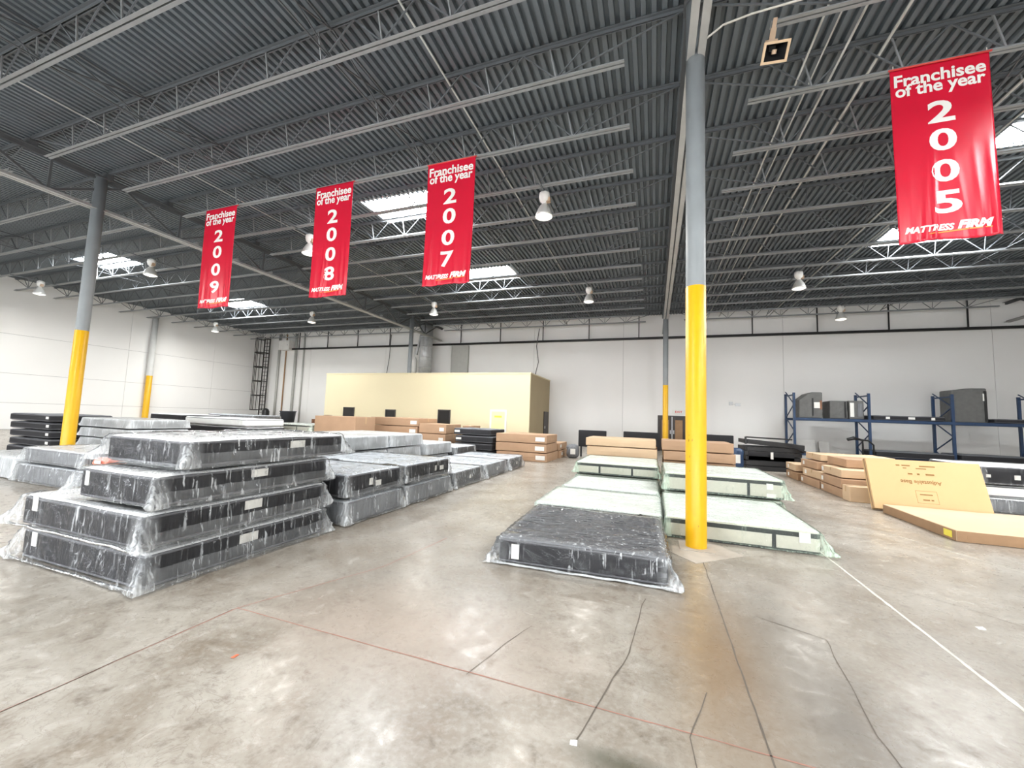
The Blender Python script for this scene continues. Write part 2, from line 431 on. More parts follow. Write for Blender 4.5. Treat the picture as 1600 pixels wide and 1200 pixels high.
def film_mesh(sx, sy, sz, m, dens=1.0, flare=0.05, ear=0.14, seed=0, amp=1.0, earl=1.0):
    g = 0.02
    n = (max(4, int(sx * 16 * dens)), max(4, int(sy * 16 * dens)), max(2, int(sz * 24 * dens)))
    V, F, T = rbox(sx + 2 * g, sy + 2 * g, sz + 0.012, 0.05, n, True)
    hx, hy = sx / 2 + g, sy / 2 + g
    off = Vector((seed * 3.7, seed * 1.3, seed * 2.1))
    out = []; gat = []
    for p in V:
        t = max(0.0, min(1.0, 1 - p.z / sz))
        q = p.copy()
        ax, ay = abs(p.x) / hx, abs(p.y) / hy
        cx = max(0.0, (ax - 0.86) / 0.14); cyy = max(0.0, (ay - 0.86) / 0.14)
        corner = cx * cyy
        side = max(cx, cyy)
        nrm = Vector((math.copysign(1, p.x) if ax > ay - 0.0 or cx > 0.5 else 0, math.copysign(1, p.y) if ay >= ax or cyy > 0.5 else 0, 0))
        if cx > 0.5 and cyy <= 0.5: nrm = Vector((math.copysign(1, p.x), 0, 0))
        if cyy > 0.5 and cx <= 0.5: nrm = Vector((0, math.copysign(1, p.y), 0))
        # upright creases on the skirts, wider towards the hem
        along = p.y if nrm.x else p.x
        cr = noise.noise(Vector((along * 9 + off.x, seed, p.z * 1.5)))
        cr2 = ridge(Vector((along * 4 + p.z * 3, off.y, p.z * 2)))
        if side > 0.5:
            cr3 = ridge(Vector((along * 11 + p.z * 16 + off.y, off.x, p.z * 3))) ** 2
            q += nrm * (amp * (0.010 * cr + 0.012 * cr2 * t + 0.010 * cr3) + flare * t * t * (0.55 + 0.9 * noise.noise(Vector((along * 2.2, off.z, 0)))))
        # gathered ears at the bottom corners
        q += Vector((math.copysign(1, p.x), math.copysign(1, p.y) * 0.8, 0)) * corner * ear * (0.5 if p.y > 0 else 1.0) * (earl if p.x < 0 else 1.0) * (t ** 1.3) * (0.7 + 0.6 * noise.noise(p * 14 + off))
        if t < 0.25 and side < 0.5:
            q.z += amp * (0.010 * noise.noise(p * 4 + off) + 0.010 * ridge(Vector((p.x * 3, p.y * 9, 0)) + off) ** 2)
        q.z = max(0.004, q.z)
        out.append(q)
        gat.append(min(1.0, 1.1 * corner * (0.35 + t) + (0.75 * max(0.0, (t - 0.86) / 0.14) if side > 0.5 else 0.0) + 0.25 * max(0.0, 1 - abs(t) / 0.12) * (1 if side > 0.3 else 0)))
    me = submesh('plastic_film', out, F, m)
    at = me.attributes.new('gather', 'FLOAT', 'POINT'); order = {}
    for f in F:
        for i in f:
            if i not in order: order[i] = len(order)
    vals = [0.0] * len(order)
    for i, k in order.items(): vals[k] = gat[i]
    at.data.foreach_set('value', vals)
    return me

def flap_mesh(sx, sy, sz, m, side, z0, z1, seed=0, n=36):
    """second layer of film folded over one side of the mattress"""
    v = []; f = []
    rows = 6
    L_ = sy if side in ('right', 'left') else sx
    for i in range(n + 1):
        a = -L_ / 2 * 1.01 + L_ * 1.02 * i / n
        for k in range(rows + 1):
            t = k / rows
            z = z0 + (z1 - z0) * t + 0.012 * noise.noise(Vector((a * 4, seed, t)))
            o = 0.050 + 0.035 * (1 - t) + 0.02 * noise.noise(Vector((a * 7, t * 2, seed * 2.0)))
            z = max(0.004, z)
            if side == 'right': v.append((sx / 2 + o, a, z))
            elif side == 'left': v.append((-sx / 2 - o, -a, z))
            else: v.append((a, -sy / 2 - o, z))
    for i in range(n):
        for k in range(rows):
            b = i * (rows + 1) + k
            f.append((b, b + rows + 1, b + rows + 2, b + 1))
    return submesh('film_flap', [Vector(q) for q in v], f, m)

def hem_roll(sx, sy, m, seed, z=0.018, parent=None):
    pts = []; rad = []
    for i in range(41):
        a = -sx / 2 - 0.06 + (sx + 0.12) * i / 40
        pts.append((a, -sy / 2 - 0.055 - 0.02 * noise.noise(Vector((a * 3, seed, 1))), z + 0.010 * noise.noise(Vector((a * 4, seed, 5)))))
        rad.append(0.013 + 0.006 * noise.noise(Vector((a * 9, seed, 2))))
    return MB().tube(pts, rad, 7).build('hem_roll', M[m], parent, True)

def loop_pts(sx, sy, r, z, n=5):
    P = []
    for cx, cyy, a0 in ((sx / 2 - r, sy / 2 - r, 0), (-sx / 2 + r, sy / 2 - r, 90), (-sx / 2 + r, -sy / 2 + r, 180), (sx / 2 - r, -sy / 2 + r, 270)):
        for i in range(n + 1):
            t = math.radians(a0 + 90 * i / n)
            P.append((cx + r * math.cos(t), cyy + r * math.sin(t), z))
    return P

def crown(V, T, F, sz, amp, seed):
    tops = set(i for f, t in zip(F, T) if t == 'top' for i in f)
    for i in tops:
        p = V[i]
        p.z += amp * noise.noise(Vector((p.x * 2.5 + seed, p.y * 2.5, 0.3)))

def mattress(name, label, x0, x1, y0, y1, z0, h, side='sidedark', top='topwhite', film='film', dens=0.7, flare=0.04, ear=0.12,
             tags=(), flap=None, rz=0.0, group=None, seed=1, amp=1.0, cat='mattress', piping='piping', hem=None):
    sx, sy = x1 - x0, y1 - y0
    root = thing(name, label, cat, ((x0 + x1) / 2, (y0 + y1) / 2, z0), rz, group)
    V, F, T = rbox(sx, sy, h, 0.055, (max(4, int(sx * 7)), max(4, int(sy * 7)), 3))
    crown(V, T, F, h, 0.012, seed)
    link('border', submesh('border', V, [f for f, t in zip(F, T) if t != 'top'], M[side]), root)
    link('quilted_top', submesh('quilted_top', V, [f for f, t in zip(F, T) if t == 'top'], M[top]), root)
    for zz in (0.03, h - 0.03):
        MB().tube(loop_pts(sx - 0.012, sy - 0.012, 0.06, zz), 0.011, 6, True).build('piping', M[piping], root, True)
    for tg in tags:
        s_, a, z, wd, ht = tg
        b = MB()
        if s_ == 'right': b.box(sx / 2 + 0.001, sx / 2 + 0.006, a - wd / 2, a + wd / 2, z, z + ht)
        elif s_ == 'front': b.box(a - wd / 2, a + wd / 2, -sy / 2 - 0.006, -sy / 2 - 0.001, z, z + ht)
        elif s_ == 'left': b.box(-sx / 2 - 0.006, -sx / 2 - 0.001, a - wd / 2, a + wd / 2, z, z + ht)
        b.build('tag', M['tag'], root)
    if film:
        fo = link('plastic_film', film_mesh(sx, sy, h, M[film], dens, flare, ear, seed, amp), root)
        fo['label'] = 'clear creased plastic wrap' if 'g' not in film.split('_')[-1] else 'pale green plastic wrap'
        if hem is not None: hem_roll(sx, sy, 'film_m', seed, hem, fo)
        if flap:
            for sd, a, b in flap:
                link('film_flap', flap_mesh(sx, sy, h, M['film_c'], sd, a, b, seed), fo)
    return root

def foundation(name, label, x0, x1, y0, y1, z0, h, film='film_g', dens=0.6, flare=0.05, ear=0.13, bars=(0.36, 0.7), tags=(), seed=1, group=None, rz=0.0, amp=1.0, earl=1.0):
    sx, sy = x1 - x0, y1 - y0
    root = thing(name, label, 'box spring', ((x0 + x1) / 2, (y0 + y1) / 2, z0), rz, group)
    V, F, T = rbox(sx, sy, h, 0.04, (max(4, int(sx * 6)), max(4, int(sy * 6)), 3))
    crown(V, T, F, h, 0.008, seed)
    link('border', submesh('border', V, [f for f, t in zip(F, T) if t != 'top'], M['beige']), root)
    link('quilted_top', submesh('quilted_top', V, [f for f, t in zip(F, T) if t == 'top'], M['topcream']), root)
    for zz, hh in ((0.0, 0.034), (h - 0.088, 0.058)):
        pts = loop_pts(sx + 0.004, sy + 0.004, 0.045, 0)
        b = MB(); n = len(pts)
        for z in (zz, zz + hh):
            b.v += [(p[0], p[1], z) for p in pts]
        for i in range(n):
            j = (i + 1) % n; b.f.append((i, j, n + j, n + i))
        b.build('edge_band', M['blackband'], root)
    for u in bars:
        x = -sx / 2 + sx * u
        MB().box(x - 0.022, x + 0.022, -sy / 2 - 0.006, -sy / 2 + 0.004, 0.02, h - 0.05).build('upright_strap', M['blackband'], root)
    for s_, a, z, wd, ht in tags:
        MB().box(a - wd / 2, a + wd / 2, -sy / 2 - 0.009, -sy / 2 - 0.003, z, z + ht).build('tag', M['tag'], root)
    if film:
        fo = link('plastic_film', film_mesh(sx, sy, h, M[film], dens, flare, ear, seed, amp, earl), root)
        fo['label'] = 'pale green plastic wrap'
    return root

def carton(name, label, x0, x1, y0, y1, z0, h, m='kraft', rz=0.0, stickers=(), group=None, tape=True, seed=0, bulge=0.012):
    sx, sy = x1 - x0, y1 - y0
    root = thing(name, label, 'carton', ((x0 + x1) / 2, (y0 + y1) / 2, z0), rz, group)
    V, F, T = rbox(sx, sy, h, 0.012, (6, 6, 2))
    for p in V:
        u, v, wz = p.x / sx * 2, p.y / sy * 2, (p.z / h - 0.5) * 2
        if wz > 0.9: p.z += bulge * ((1 - u * u) * (1 - v * v)) + 0.008 * noise.noise(Vector((p.x * 2, p.y * 2, seed)))
        if abs(v) > 0.97: p.y += math.copysign(bulge * 0.6 * (1 - wz * wz) * (1 - u * u), v)
        if abs(u) > 0.97: p.x += math.copysign(bulge * 0.6 * (1 - wz * wz) * (1 - v * v), u)
        p.z = max(0.0, p.z)
    link('body', submesh('body', V, F, M[m], False), root)
    if tape:
        b = MB(); n = 8
        for i in range(n + 1):
            x = -sx / 2 + sx * i / n
            zt = h + bulge * (1 - (2 * x / sx) ** 2) + 0.007
            b.v += [(x, -0.03, zt), (x, 0.03, zt)]
        for i in range(n): b.f.append((2 * i, 2 * i + 2, 2 * i + 3, 2 * i + 1))
        for sgn in (-1, 1):
            k = len(b.v); xx = sgn * (sx / 2 + bulge * 0.6 + 0.002)
            b.v += [(xx, -0.03, h), (xx, 0.03, h), (xx, 0.03, h * 0.6), (xx, -0.03, h * 0.6)]; b.f.append((k, k + 1, k + 2, k + 3))
        b.build('tape', M['tape'], root)
    for s_, a, z, wd, ht in stickers:
        b = MB(); o = bulge * 0.6 + 0.003
        if s_ == 'front': b.box(a - wd / 2, a + wd / 2, -sy / 2 - o, -sy / 2 - o + 0.003, z, z + ht)
        elif s_ == 'right': b.box(sx / 2 + o - 0.003, sx / 2 + o, a - wd / 2, a + wd / 2, z, z + ht)
        elif s_ == 'left': b.box(-sx / 2 - o, -sx / 2 - o + 0.003, a - wd / 2, a + wd / 2, z, z + ht)
        b.build('sticker', M['tag'], root)
    return root

def text_mesh(body, size, bold=0.0, shear=0.0, width=None):
    cu = bpy.data.curves.new('lettering', 'FONT')
    cu.body = body; cu.size = size; cu.align_x = 'CENTER'; cu.align_y = 'CENTER'; cu.offset = bold; cu.shear = shear
    cu.resolution_u = 4
    o = bpy.data.objects.new('lettering', cu); COL.objects.link(o)
    dg = bpy.context.evaluated_depsgraph_get(); dg.update()
    me = bpy.data.meshes.new_from_object(o.evaluated_get(dg))
    bpy.data.objects.remove(o); bpy.data.curves.remove(cu)
    bm = bmesh.new(); bm.from_mesh(me)
    bmesh.ops.triangulate(bm, faces=bm.faces)
    if width:
        xs = [v.co.x for v in bm.verts]; k = width / max(1e-6, max(xs) - min(xs)); c = (max(xs) + min(xs)) / 2
        for v in bm.verts: v.co.x = (v.co.x - c) * k
    ys = [v.co.y for v in bm.verts]; c = (max(ys) + min(ys)) / 2
    for v in bm.verts: v.co.y -= c
    me.clear_geometry(); bm.to_mesh(me); bm.free()
    return me

# ------------------------------------------------------------------ the hall
XL, XR, YF, YB, ZD = -31.0, 18.0, -9.0, 24.0, 7.72
fl = struct(MB().box(XL - 0.3, XR + 0.3, YF - 0.3, YB + 0.3, -0.2, 0).build('floor', M['floor']))

def strip(name, pts, wd, m, z=0.0015, jit=0.0):
    b = MB(); P = [Vector((p[0], p[1], 0)) for p in pts]
    Q = []
    for i in range(len(P) - 1):
        k = max(1, int((P[i + 1] - P[i]).length / 0.08)) if jit else 1
        for j in range(k):
            c = P[i].lerp(P[i + 1], j / k)
            if jit: c += Vector((noise.noise(c * 4), noise.noise(c * 4 + Vector((9, 2, 0))), 0)) * jit
            Q.append(c)
    Q.append(P[-1])
    for i, c in enumerate(Q):
        d = (Q[min(i + 1, len(Q) - 1)] - Q[max(i - 1, 0)]).normalized(); a = Vector((-d.y, d.x, 0))
        ww = wd * (0.6 + 0.8 * abs(noise.noise(c * 7))) if jit else wd
        b.v += [tuple(c + a * ww / 2 + Vector((0, 0, z))), tuple(c - a * ww / 2 + Vector((0, 0, z)))]
    for i in range(len(Q) - 1): b.f.append((2 * i + 1, 2 * i + 3, 2 * i + 2, 2 * i))
    return b.build(name, m, fl)

strip('painted_line', [(1.985, 2.3), (1.985, 6.6)], 0.032, M['whiteline'], jit=0.004)
strip('painted_line', [(3.3, 7.9), (4.6, 5.0)], 0.02, M['whiteline'], jit=0.004)
strip('chalk_line', [(-3.03, 2.33), (1.2, 2.33)], 0.009, M['redline'], jit=0.006)
strip('chalk_line', [(-3.05, 0.6), (-3.03, 2.33), (-2.56, 3.5), (-2.45, 4.6)], 0.010, M['redline'], jit=0.006)
strip('floor_joint', [(0.53, 1.2), (0.53, 5.2)], 0.012, M['crack'], jit=0.010)
strip('floor_joint', [(-3.04, -1.0), (-3.04, 2.3)], 0.008, M['crack'], jit=0.008)
strip('floor_joint', [(0.51, 5.9), (0.51, 23.5)], 0.010, M['crack'], jit=0.004)
strip('crack', [(-0.06, 3.85), (-0.08, 3.72), (-0.14, 2.94), (-0.22, 2.62), (-0.29, 2.31), (-0.35, 2.05)], 0.011, M['crack'], jit=0.012)
strip('crack', [(0.80, 3.9), (1.2, 3.69), (1.14, 3.13), (1.08, 2.69), (1.1, 2.2)], 0.008, M['crack'], jit=0.015)
strip('crack', [(0.30, 2.7), (0.18, 2.3), (0.22, 1.9)], 0.007, M['crack'], jit=0.015)
strip('crack', [(-1.05, 2.3), (-0.95, 2.7), (-0.85, 3.0)], 0.006, M['crack'], jit=0.015)
strip('crack', [(2.0, 5.3), (2.6, 4.9), (3.2, 4.2)], 0.006, M['crack'], jit=0.02)
MB().prism([(0.10, 5.42), (0.45, 5.02), (1.02, 5.55), (0.62, 6.1)], 'z', 0.0, 0.004).build('column_pad', M['pad'], fl)
MB().prism([(0.0, 0.0), (0.02, 0.003), (0.016, 0.04), (0.0, 0.035)], 'z', 0.002, 0.004).build('paint_spot', M['orange'], fl, loc=(-2.46, 1.88, 0))

def litter(loc, label, s):
    b = MB(); b.v = [(0, 0, 0.003), (s, 0.1 * s, 0.003), (s * 0.9, 0.8 * s, 0.012), (-0.05 * s, 0.7 * s, 0.006), (0, 0, 0.001), (s, 0.1 * s, 0.001), (s * 0.9, 0.8 * s, 0.010), (-0.05 * s, 0.7 * s, 0.004)]
    b.f = [(0, 1, 2, 3), (7, 6, 5, 4), (0, 4, 5, 1), (1, 5, 6, 2), (2, 6, 7, 3), (3, 7, 4, 0)]
    tag(b.build('paper_scrap', M['paper'], loc=loc), label, 'paper')
litter((-0.37, 2.03, 0), 'small white paper scrap near the bottom middle of the bare floor', 0.035)
litter((2.45, 4.40, 0), 'small white paper scrap right of the painted floor line', 0.05)

# walls with proud panels and recessed joints
def wall(name, box, panels, axis, face):
    o = struct(MB().box(*box).build(name, M['wall_b'])); 
    for (a0, a1, z0, z1) in panels:
        g = 0.007; b = MB()
        if axis == 'x+': b.box(face, face + 0.03, a0 + g, a1 - g, z0 + g, z1 - g)
        elif axis == 'y-': b.box(a0 + g, a1 - g, face - 0.03, face, z0 + g, z1 - g)
        elif axis == 'x-': b.box(face - 0.03, face, a0 + g, a1 - g, z0 + g, z1 - g)
        else: b.box(a0 + g, a1 - g, face, face + 0.03, z0 + g, z1 - g)
        b.build('panel', M['wall'], o)
    return o
zr = [0.0, 1.35, 2.85, 4.85, 7.75]
yr = [-9.0, -3.0, 3.0, 9.0, 15.1, 20.2, 23.97]
wall('wall_left', (XL - 0.4, XL, YF, YB, 0, 8.4), [(a, b, c, d) for a, b in zip(yr, yr[1:]) for c, d in zip(zr, zr[1:])], 'x+', XL)
xr = [-30.97, -25.6, -18.5, -12.4, -7.2, -1.73, 6.3, 14.39, 17.97]
wall('wall_back', (XL - 0.4, XR + 0.4, YB, YB + 0.4, 0, 8.4), [(a, b, 0, 7.75) for a, b in zip(xr, xr[1:])], 'y-', YB)
wall('wall_right', (XR, XR + 0.4, YF, YB, 0, 8.4), [(a, b, 0, 7.75) for a, b in zip(yr, yr[1:])], 'x-', XR)
wall('wall_front', (XL - 0.4, XR + 0.4, YF - 0.4, YF, 0, 8.4), [(a, b, 0, 7.75) for a, b in zip(xr, xr[1:])], 'y+', YF)

# added for frontal light: glowing dock doors in the wall behind the viewer
for k, x in enumerate((-20.0, -13.5, -7.0, -0.5, 6.0)):
    d = struct(thing('door_%d' % (k + 2), 'added glowing dock door in the wall behind the viewer', 'door', (x, YF + 0.03, 0))); del d['category']
    fr0 = MB(); fr0.box(-1.75, -1.6, 0, 0.12, 0, 3.7); fr0.box(1.6, 1.75, 0, 0.12, 0, 3.7); fr0.box(-1.75, 1.75, 0, 0.12, 3.55, 3.7); fr0.build('door_frame', M['galv'], d)
    for r_ in range(5):
        MB().box(-1.6, 1.6, 0.03, 0.06, 0.05 + 0.7 * r_, 0.71 + 0.7 * r_).build('panel', M['fill'], d)
        MB().box(-1.6, 1.6, 0.02, 0.08, 0.71 + 0.7 * r_, 0.75 + 0.7 * r_).build('rail', M['galv'], d)

# corrugated roof deck with openings for the skylights
SKY = [(-8.2, -5.75, 9.1, 10.35), (-8.2, -5.75, 14.85, 16.25), (-24.0, -21.5, 9.35, 10.6), (-24.7, -22.2, 15.7, 17.1),
       (6.85, 9.3, 14.95, 16.25), (6.75, 9.2, 9.9, 11.1), (-8.2, -5.75, -3.4, -2.1), (-24.0, -21.5, -3.4, -2.1), (6.75, 9.2, -3.4, -2.1), (6.75, 9.2, 3.6, 4.9)]
b = MB(); P = 0.152; n = int((XR - XL) / P)
for i in range(n):
    x = XL + i * P
    prof = [(x, ZD + 0.075), (x + 0.055, ZD + 0.075), (x + 0.068, ZD), (x + 0.139, ZD), (x + P, ZD + 0.075)]
    segs = [(YF, YB)]
    for (a0, a1, c0, c1) in SKY:
        if x + P > a0 and x < a1:
            ns = []
            for (s0, s1) in segs:
                if c0 > s0 and c1 < s1: ns += [(s0, c0), (c1, s1)]
                else: ns.append((s0, s1))
            segs = ns
    for (s0, s1) in segs:
        k = len(b.v)
        for q in prof: b.v += [(q[0], s0, q[1]), (q[0], s1, q[1])]
        for j in range(4): b.f.append((k + 2 * j, k + 2 * j + 1, k + 2 * j + 3, k + 2 * j + 2))
struct(b.build('ceiling', M['deck']))

sky_lab = ['bright skylight between the 2008 and 2007 banners', 'bright skylight just right of the 2007 banner foot', 'bright skylight behind the upper shaft of the left yellow column',
           'bright skylight beside the foot of the 2009 banner', 'bright skylight behind the foot of the 2005 banner', 'bright skylight at the right edge beside the 2005 banner',
           'roof skylight in the middle bay behind the viewer', 'roof skylight in the left bay behind the viewer', 'roof skylight in the right bay behind the viewer', 'roof skylight overhead to the right of the viewer']
for (x0, x1, y0, y1), lb in zip(SKY, sky_lab):
    r = thing('skylight', lb, 'skylight', ((x0 + x1) / 2, (y0 + y1) / 2, ZD + 0.02), group='roof skylights')
    hx, hy = (x1 - x0) / 2 + 0.07, (y1 - y0) / 2 + 0.03
    cb = MB()
    cb.box(-hx, hx, -hy - 0.05, -hy, 0, 0.34); cb.box(-hx, hx, hy, hy + 0.05, 0, 0.34); cb.box(-hx - 0.05, -hx, -hy - 0.05, hy + 0.05, 0, 0.34); cb.box(hx, hx + 0.05, -hy - 0.05, hy + 0.05, 0, 0.34)
    cb.build('curb', M['white'], r)
    MB().box(-0.03, 0.03, -hy, hy, 0.27, 0.31).build('glazing_bar', M['white'], r)
    for s in (-1, 1):
        q = MB(); a, c = sorted((s * 0.03, s * hx)); q.v = [(a, -hy, 0.3), (c, -hy, 0.3), (c, hy, 0.3), (a, hy, 0.3)]; q.f = [(3, 2, 1, 0)]
        q.build('pane', M['sky'], r)

# ------------------------------------------------------------------ roof steel
JZ0, JZ1 = 7.07, 7.70
JY = [4.49 + 1.4115 * k for k in range(-2, 14)]
BAYS = [('middle', -13.9, 0.51, -13.1, -0.47, -12.08), ('left', -31.0, -13.9, -30.9, -14.75, -29.6), ('right', 0.51, 14.9, 1.48, 14.0, 2.4)]
PAN = 1.17
def chord_mesh(name, x0, x1, z, up, wd=0.062, m='joist'):
    b = MB()
    for s in (-1, 1):
        y0 = s * 0.012; y1 = s * wd
        a, c = min(y0, y1), max(y0, y1)
        b.box(x0, x1, a, c, z, z + 0.008)
        a, c = (y0, y0 + s * 0.008); a, c = min(a, c), max(a, c)
        if up: b.box(x0, x1, a, c, z + 0.008, z + 0.058)
        else: b.box(x0, x1, a, c, z - 0.05, z)
    return b.mesh(name, M[m])
ordn = ['', 'first', 'second', 'third', 'fourth', 'fifth', 'sixth', 'seventh', 'eighth', 'ninth', 'tenth', 'eleventh', 'twelfth', 'thirteenth', 'fourteenth', 'fifteenth', 'sixteenth']
dz = JZ1 - 0.03 - (JZ0 + 0.03)
wd_m = MB().bar((0, 0, 0.03), (PAN / 2, 0, 0.03 + dz), 0.020).mesh('web', M['web'])
wu_m = MB().bar((0, 0, 0.03), (-PAN / 2, 0, 0.03 + dz), 0.020).mesh('web', M['web'])
wv_m = MB().bar((0, 0, 0.03), (-0.12, 0, 0.03 + dz), 0.022).mesh('web', M['joist'])
for bay, xa, xb, ba, bb, n0 in BAYS:
    top_m = chord_mesh('top_chord', xa + 0.02, xb - 0.02, JZ1, False, m='web')
    bot_m = chord_mesh('bottom_chord', ba, bb, JZ0, True)
    nodes = []
    x = n0
    while x < bb - 0.05: nodes.append(x); x += PAN
    for k, y in enumerate(JY):
        o = thing('roof_joist', 'grey open-web roof joist of the %s bay, %s from the back wall' % (bay, ordn[len(JY) - k]), 'roof joist', (0, y, 0), group='roof joists of the %s bay' % bay)
        link('top_chord', top_m, o); link('bottom_chord', bot_m, o)
        if y < 10.5:
            for x in nodes:
                for me in (wd_m, wu_m, wv_m): link('web', me, o, (x, 0, JZ0))
        else:
            if k == len(JY) - 1 or 'far_' + bay not in bpy.data.meshes:
                fb = MB()
                for x in nodes:
                    z0, z1 = JZ0 + 0.03, JZ1 - 0.03
                    fb.bar((x, 0, z0), (x + PAN / 2, 0, z1), 0.022); fb.bar((x, 0, z0), (x - PAN / 2, 0, z1), 0.022); fb.bar((x, 0, z0), (x + 0.06, 0, z1), 0.016)
                fm = fb.mesh('far_' + bay, M['web'])
            q = link('web_bars', fm, o); q['kind'] = 'stuff'
        # end webs rising to the seat
        for e, s, t in ((nodes[0], -1, xa + 0.12), (nodes[-1], 1, xb - 0.12)):
            MB().bar((e, 0, JZ0 + 0.03), (t, 0, JZ1 - 0.03), 0.022).build('end_web', M['web'], o)

# bridging rods running across the joists
for i, (x, where) in enumerate(((-9.6, 'left third of the middle bay'), (-4.9, 'right third of the middle bay'), (-22.5, 'middle of the left bay'), (5.3, 'left third of the right bay'), (9.9, 'right third of the right bay'))):
    r = thing('joist_bridging', 'thin dark cross bridging between the joists in the %s' % where, 'bridging', (x, 0, 0), group='lines of joist bridging')
    MB().bar((0, JY[0], JZ0 + 0.075), (0, JY[-1], JZ0 + 0.075), 0.022).build('lower_rod', M['girder'], r)
    MB().bar((0, JY[0], JZ1 - 0.075), (0, JY[-1], JZ1 - 0.075), 0.022).build('upper_rod', M['girder'], r)
    xb_ = [MB().bar((0, 0, JZ0 + 0.08), (0, 1.4115, JZ1 - 0.08), 0.02).mesh('cross_brace', M['girder']), MB().bar((0.02, 0, JZ1 - 0.08), (0.02, 1.4115, JZ0 + 0.08), 0.02).mesh('cross_brace', M['girder'])]
    for k in range(0, len(JY) - 1):
        for me in xb_: link('cross_brace', me, r, (0, JY[k], 0))

# joist girders on the column lines
GZ0, GZ1 = 6.60, 7.50
for gx, lb in ((-13.9, 'dark steel lattice girder carried by the left yellow column'), (0.51, 'steel lattice girder running over the near yellow column'), (14.9, 'dark steel lattice girder at the far right under the roof')):
    g = thing('lattice_girder', lb, 'girder', (gx, 0, 0))
    for nm, z, up, m in (('bottom_chord', GZ0, True, 'chord'), ('top_chord', GZ1, False, 'girder')):
        c = MB()
        for s in (-1, 1):
            a, d = sorted((s * 0.018, s * 0.115)); c.box(a, d, YF, YB - 0.05, z, z + 0.012)
            a, d = sorted((s * 0.018, s * 0.030)); c.box(a, d, YF, YB - 0.05, *((z + 0.012, z + 0.09) if up else (z - 0.09, z)))
        c.build(nm, M[m], g)
    dm = MB().bar((0, 0, GZ0 + 0.05), (0, 1.4115, GZ1 - 0.05), 0.055).mesh('web', M['girder'])
    dm2 = MB().bar((0, 0, GZ0 + 0.05), (0, -1.4115, GZ1 - 0.05), 0.055).mesh('web', M['girder'])
    dv = MB().bar((0, 0, GZ0 + 0.05), (0, 0, GZ1 - 0.05), 0.045).mesh('web', M['girder'])
    y = JY[0] + 0.35
    while y < 23:
        link('web', dm, g, (0, y, 0)); link('web', dm2, g, (0, y, 0)); link('web', dv, g, (0, y, 0)); y += 2.823
    for y in JY: MB().box(-0.10, 0.10, y - 0.07, y + 0.07, GZ1 + 0.01, JZ1 - 0.055).build('joist_seat', M['girder'], g)

# columns
def column(x, y, lb, r=0.122, zt=7.48, ztop=3.36, shaft='colgrey', n=28):
    o = thing('steel_column', lb, 'column', (x, y, 0), group='yellow-painted columns')
    MB().lathe([(r, ztop), (r, zt), (0.001, zt)], n).build('shaft', M[shaft], o, False)
    o.children[-1].data.polygons.foreach_set('use_smooth', [True] * len(o.children[-1].data.polygons))
    ys = MB().lathe([(r + 0.003, 0.0), (r + 0.003, ztop), (r, ztop + 0.003)], n).build('yellow_paint', M['yellow'], o, True)
    for k in range(9):
        t = random.uniform(-2.6, -0.4); z = random.choice((0.4, 0.9, 1.1, 1.3, 1.35, 2.2)) + random.uniform(-0.15, 0.15); wv = random.uniform(0.01, 0.03)
        q = MB(); rr = r + 0.0045
        q.v = [(rr * math.cos(t + a), rr * math.sin(t + a), z + h_) for a, h_ in ((0, 0), (wv * 4, 0.006), (wv * 5, wv), (wv * 1.2, wv * 1.4))]; q.f = [(0, 1, 2, 3)]
        q.build('scuff_mark', M['scuff'], ys)
    MB().box(-0.2, 0.2, -0.2, 0.2, 0, 0.012).build('base_plate', M['pad'], o)
    MB().box(-0.15, 0.15, -0.15, 0.15, zt - 0.02, zt).build('cap_plate', M['girder'], o)
    return o
column(0.51, 5.67, 'near steel column, yellow below and grey above, beside the wrapped box springs')
column(-13.9, 5.77, 'steel column, yellow below and grey above, left behind the mattress stack', 0.13)
column(0.51, 20.55, 'far steel column with yellow foot, standing before the brown double door')
column(-13.9, 20.3, 'far grey steel column rising through the roof of the cream office')
column(-30.75, 16.2, 'white column with yellow foot against the left wall', 0.16, 7.2, shaft='colwhite')

# ------------------------------------------------------------------ pipes and cables under the roof
for x, z, m, r_, lb in ((2.2, 7.30, 'pipe', 0.017, 'thin grey conduit under the roof, nearest the near column'), (2.42, 7.34, 'pipe', 0.013, 'thin grey conduit under the roof, second from the near column'),
                    (2.68, 7.28, 'pipe', 0.017, 'thin grey conduit under the roof, third from the near column'), (3.3, 7.45, 'pipe', 0.022, 'grey sprinkler pipe under the roof left of the 2005 banner'),
                    (5.55, 7.25, 'pipe', 0.022, 'grey sprinkler pipe under the roof right of the 2005 banner'), (6.2, 7.35, 'pipe', 0.014, 'thin grey conduit under the roof at the far right'),
                    (-3.55, 7.55, 'pipe', 0.016, 'thin pale conduit under the roof crossing over the third banner from the left'), (-11.3, 7.5, 'pipe', 0.013, 'thin pale conduit under the roof crossing over the leftmost banner')):
    tag(MB().tube([(x, 1.0, z), (x, 12, z), (x, 23.8, z)], r_, 8).build('roof_conduit', M[m], None, True), lb, 'pipe', 'pipes under the roof')
tag(MB().tube([(0.63, 5.62, 6.85), (0.85, 5.6, 6.98), (1.2, 5.62, 7.05), (1.6, 5.62, 7.06), (3.2, 5.6, 7.09), (6, 5.7, 7.1)], 0.014, 6).build('cable', M['wirew'], None, True), 'pale cable running right from the top of the near column', 'cable')

# sprinkler main along the back wall
r = thing('wall_pipe', 'long black pipe hung along the top of the back wall', 'pipe', (0, 23.7, 6.33))
MB().tube([(-27.3, 0, 0), (0, 0, 0), (17.8, 0, 0)], 0.07, 10).build('pipe', M['black'], r, True)
x = -26.6
while x < 17.5:
    MB().bar((x, 0, 0.03), (x, 0, 1.38), 0.05).build('hanger', M['black'], r); x += 2.86

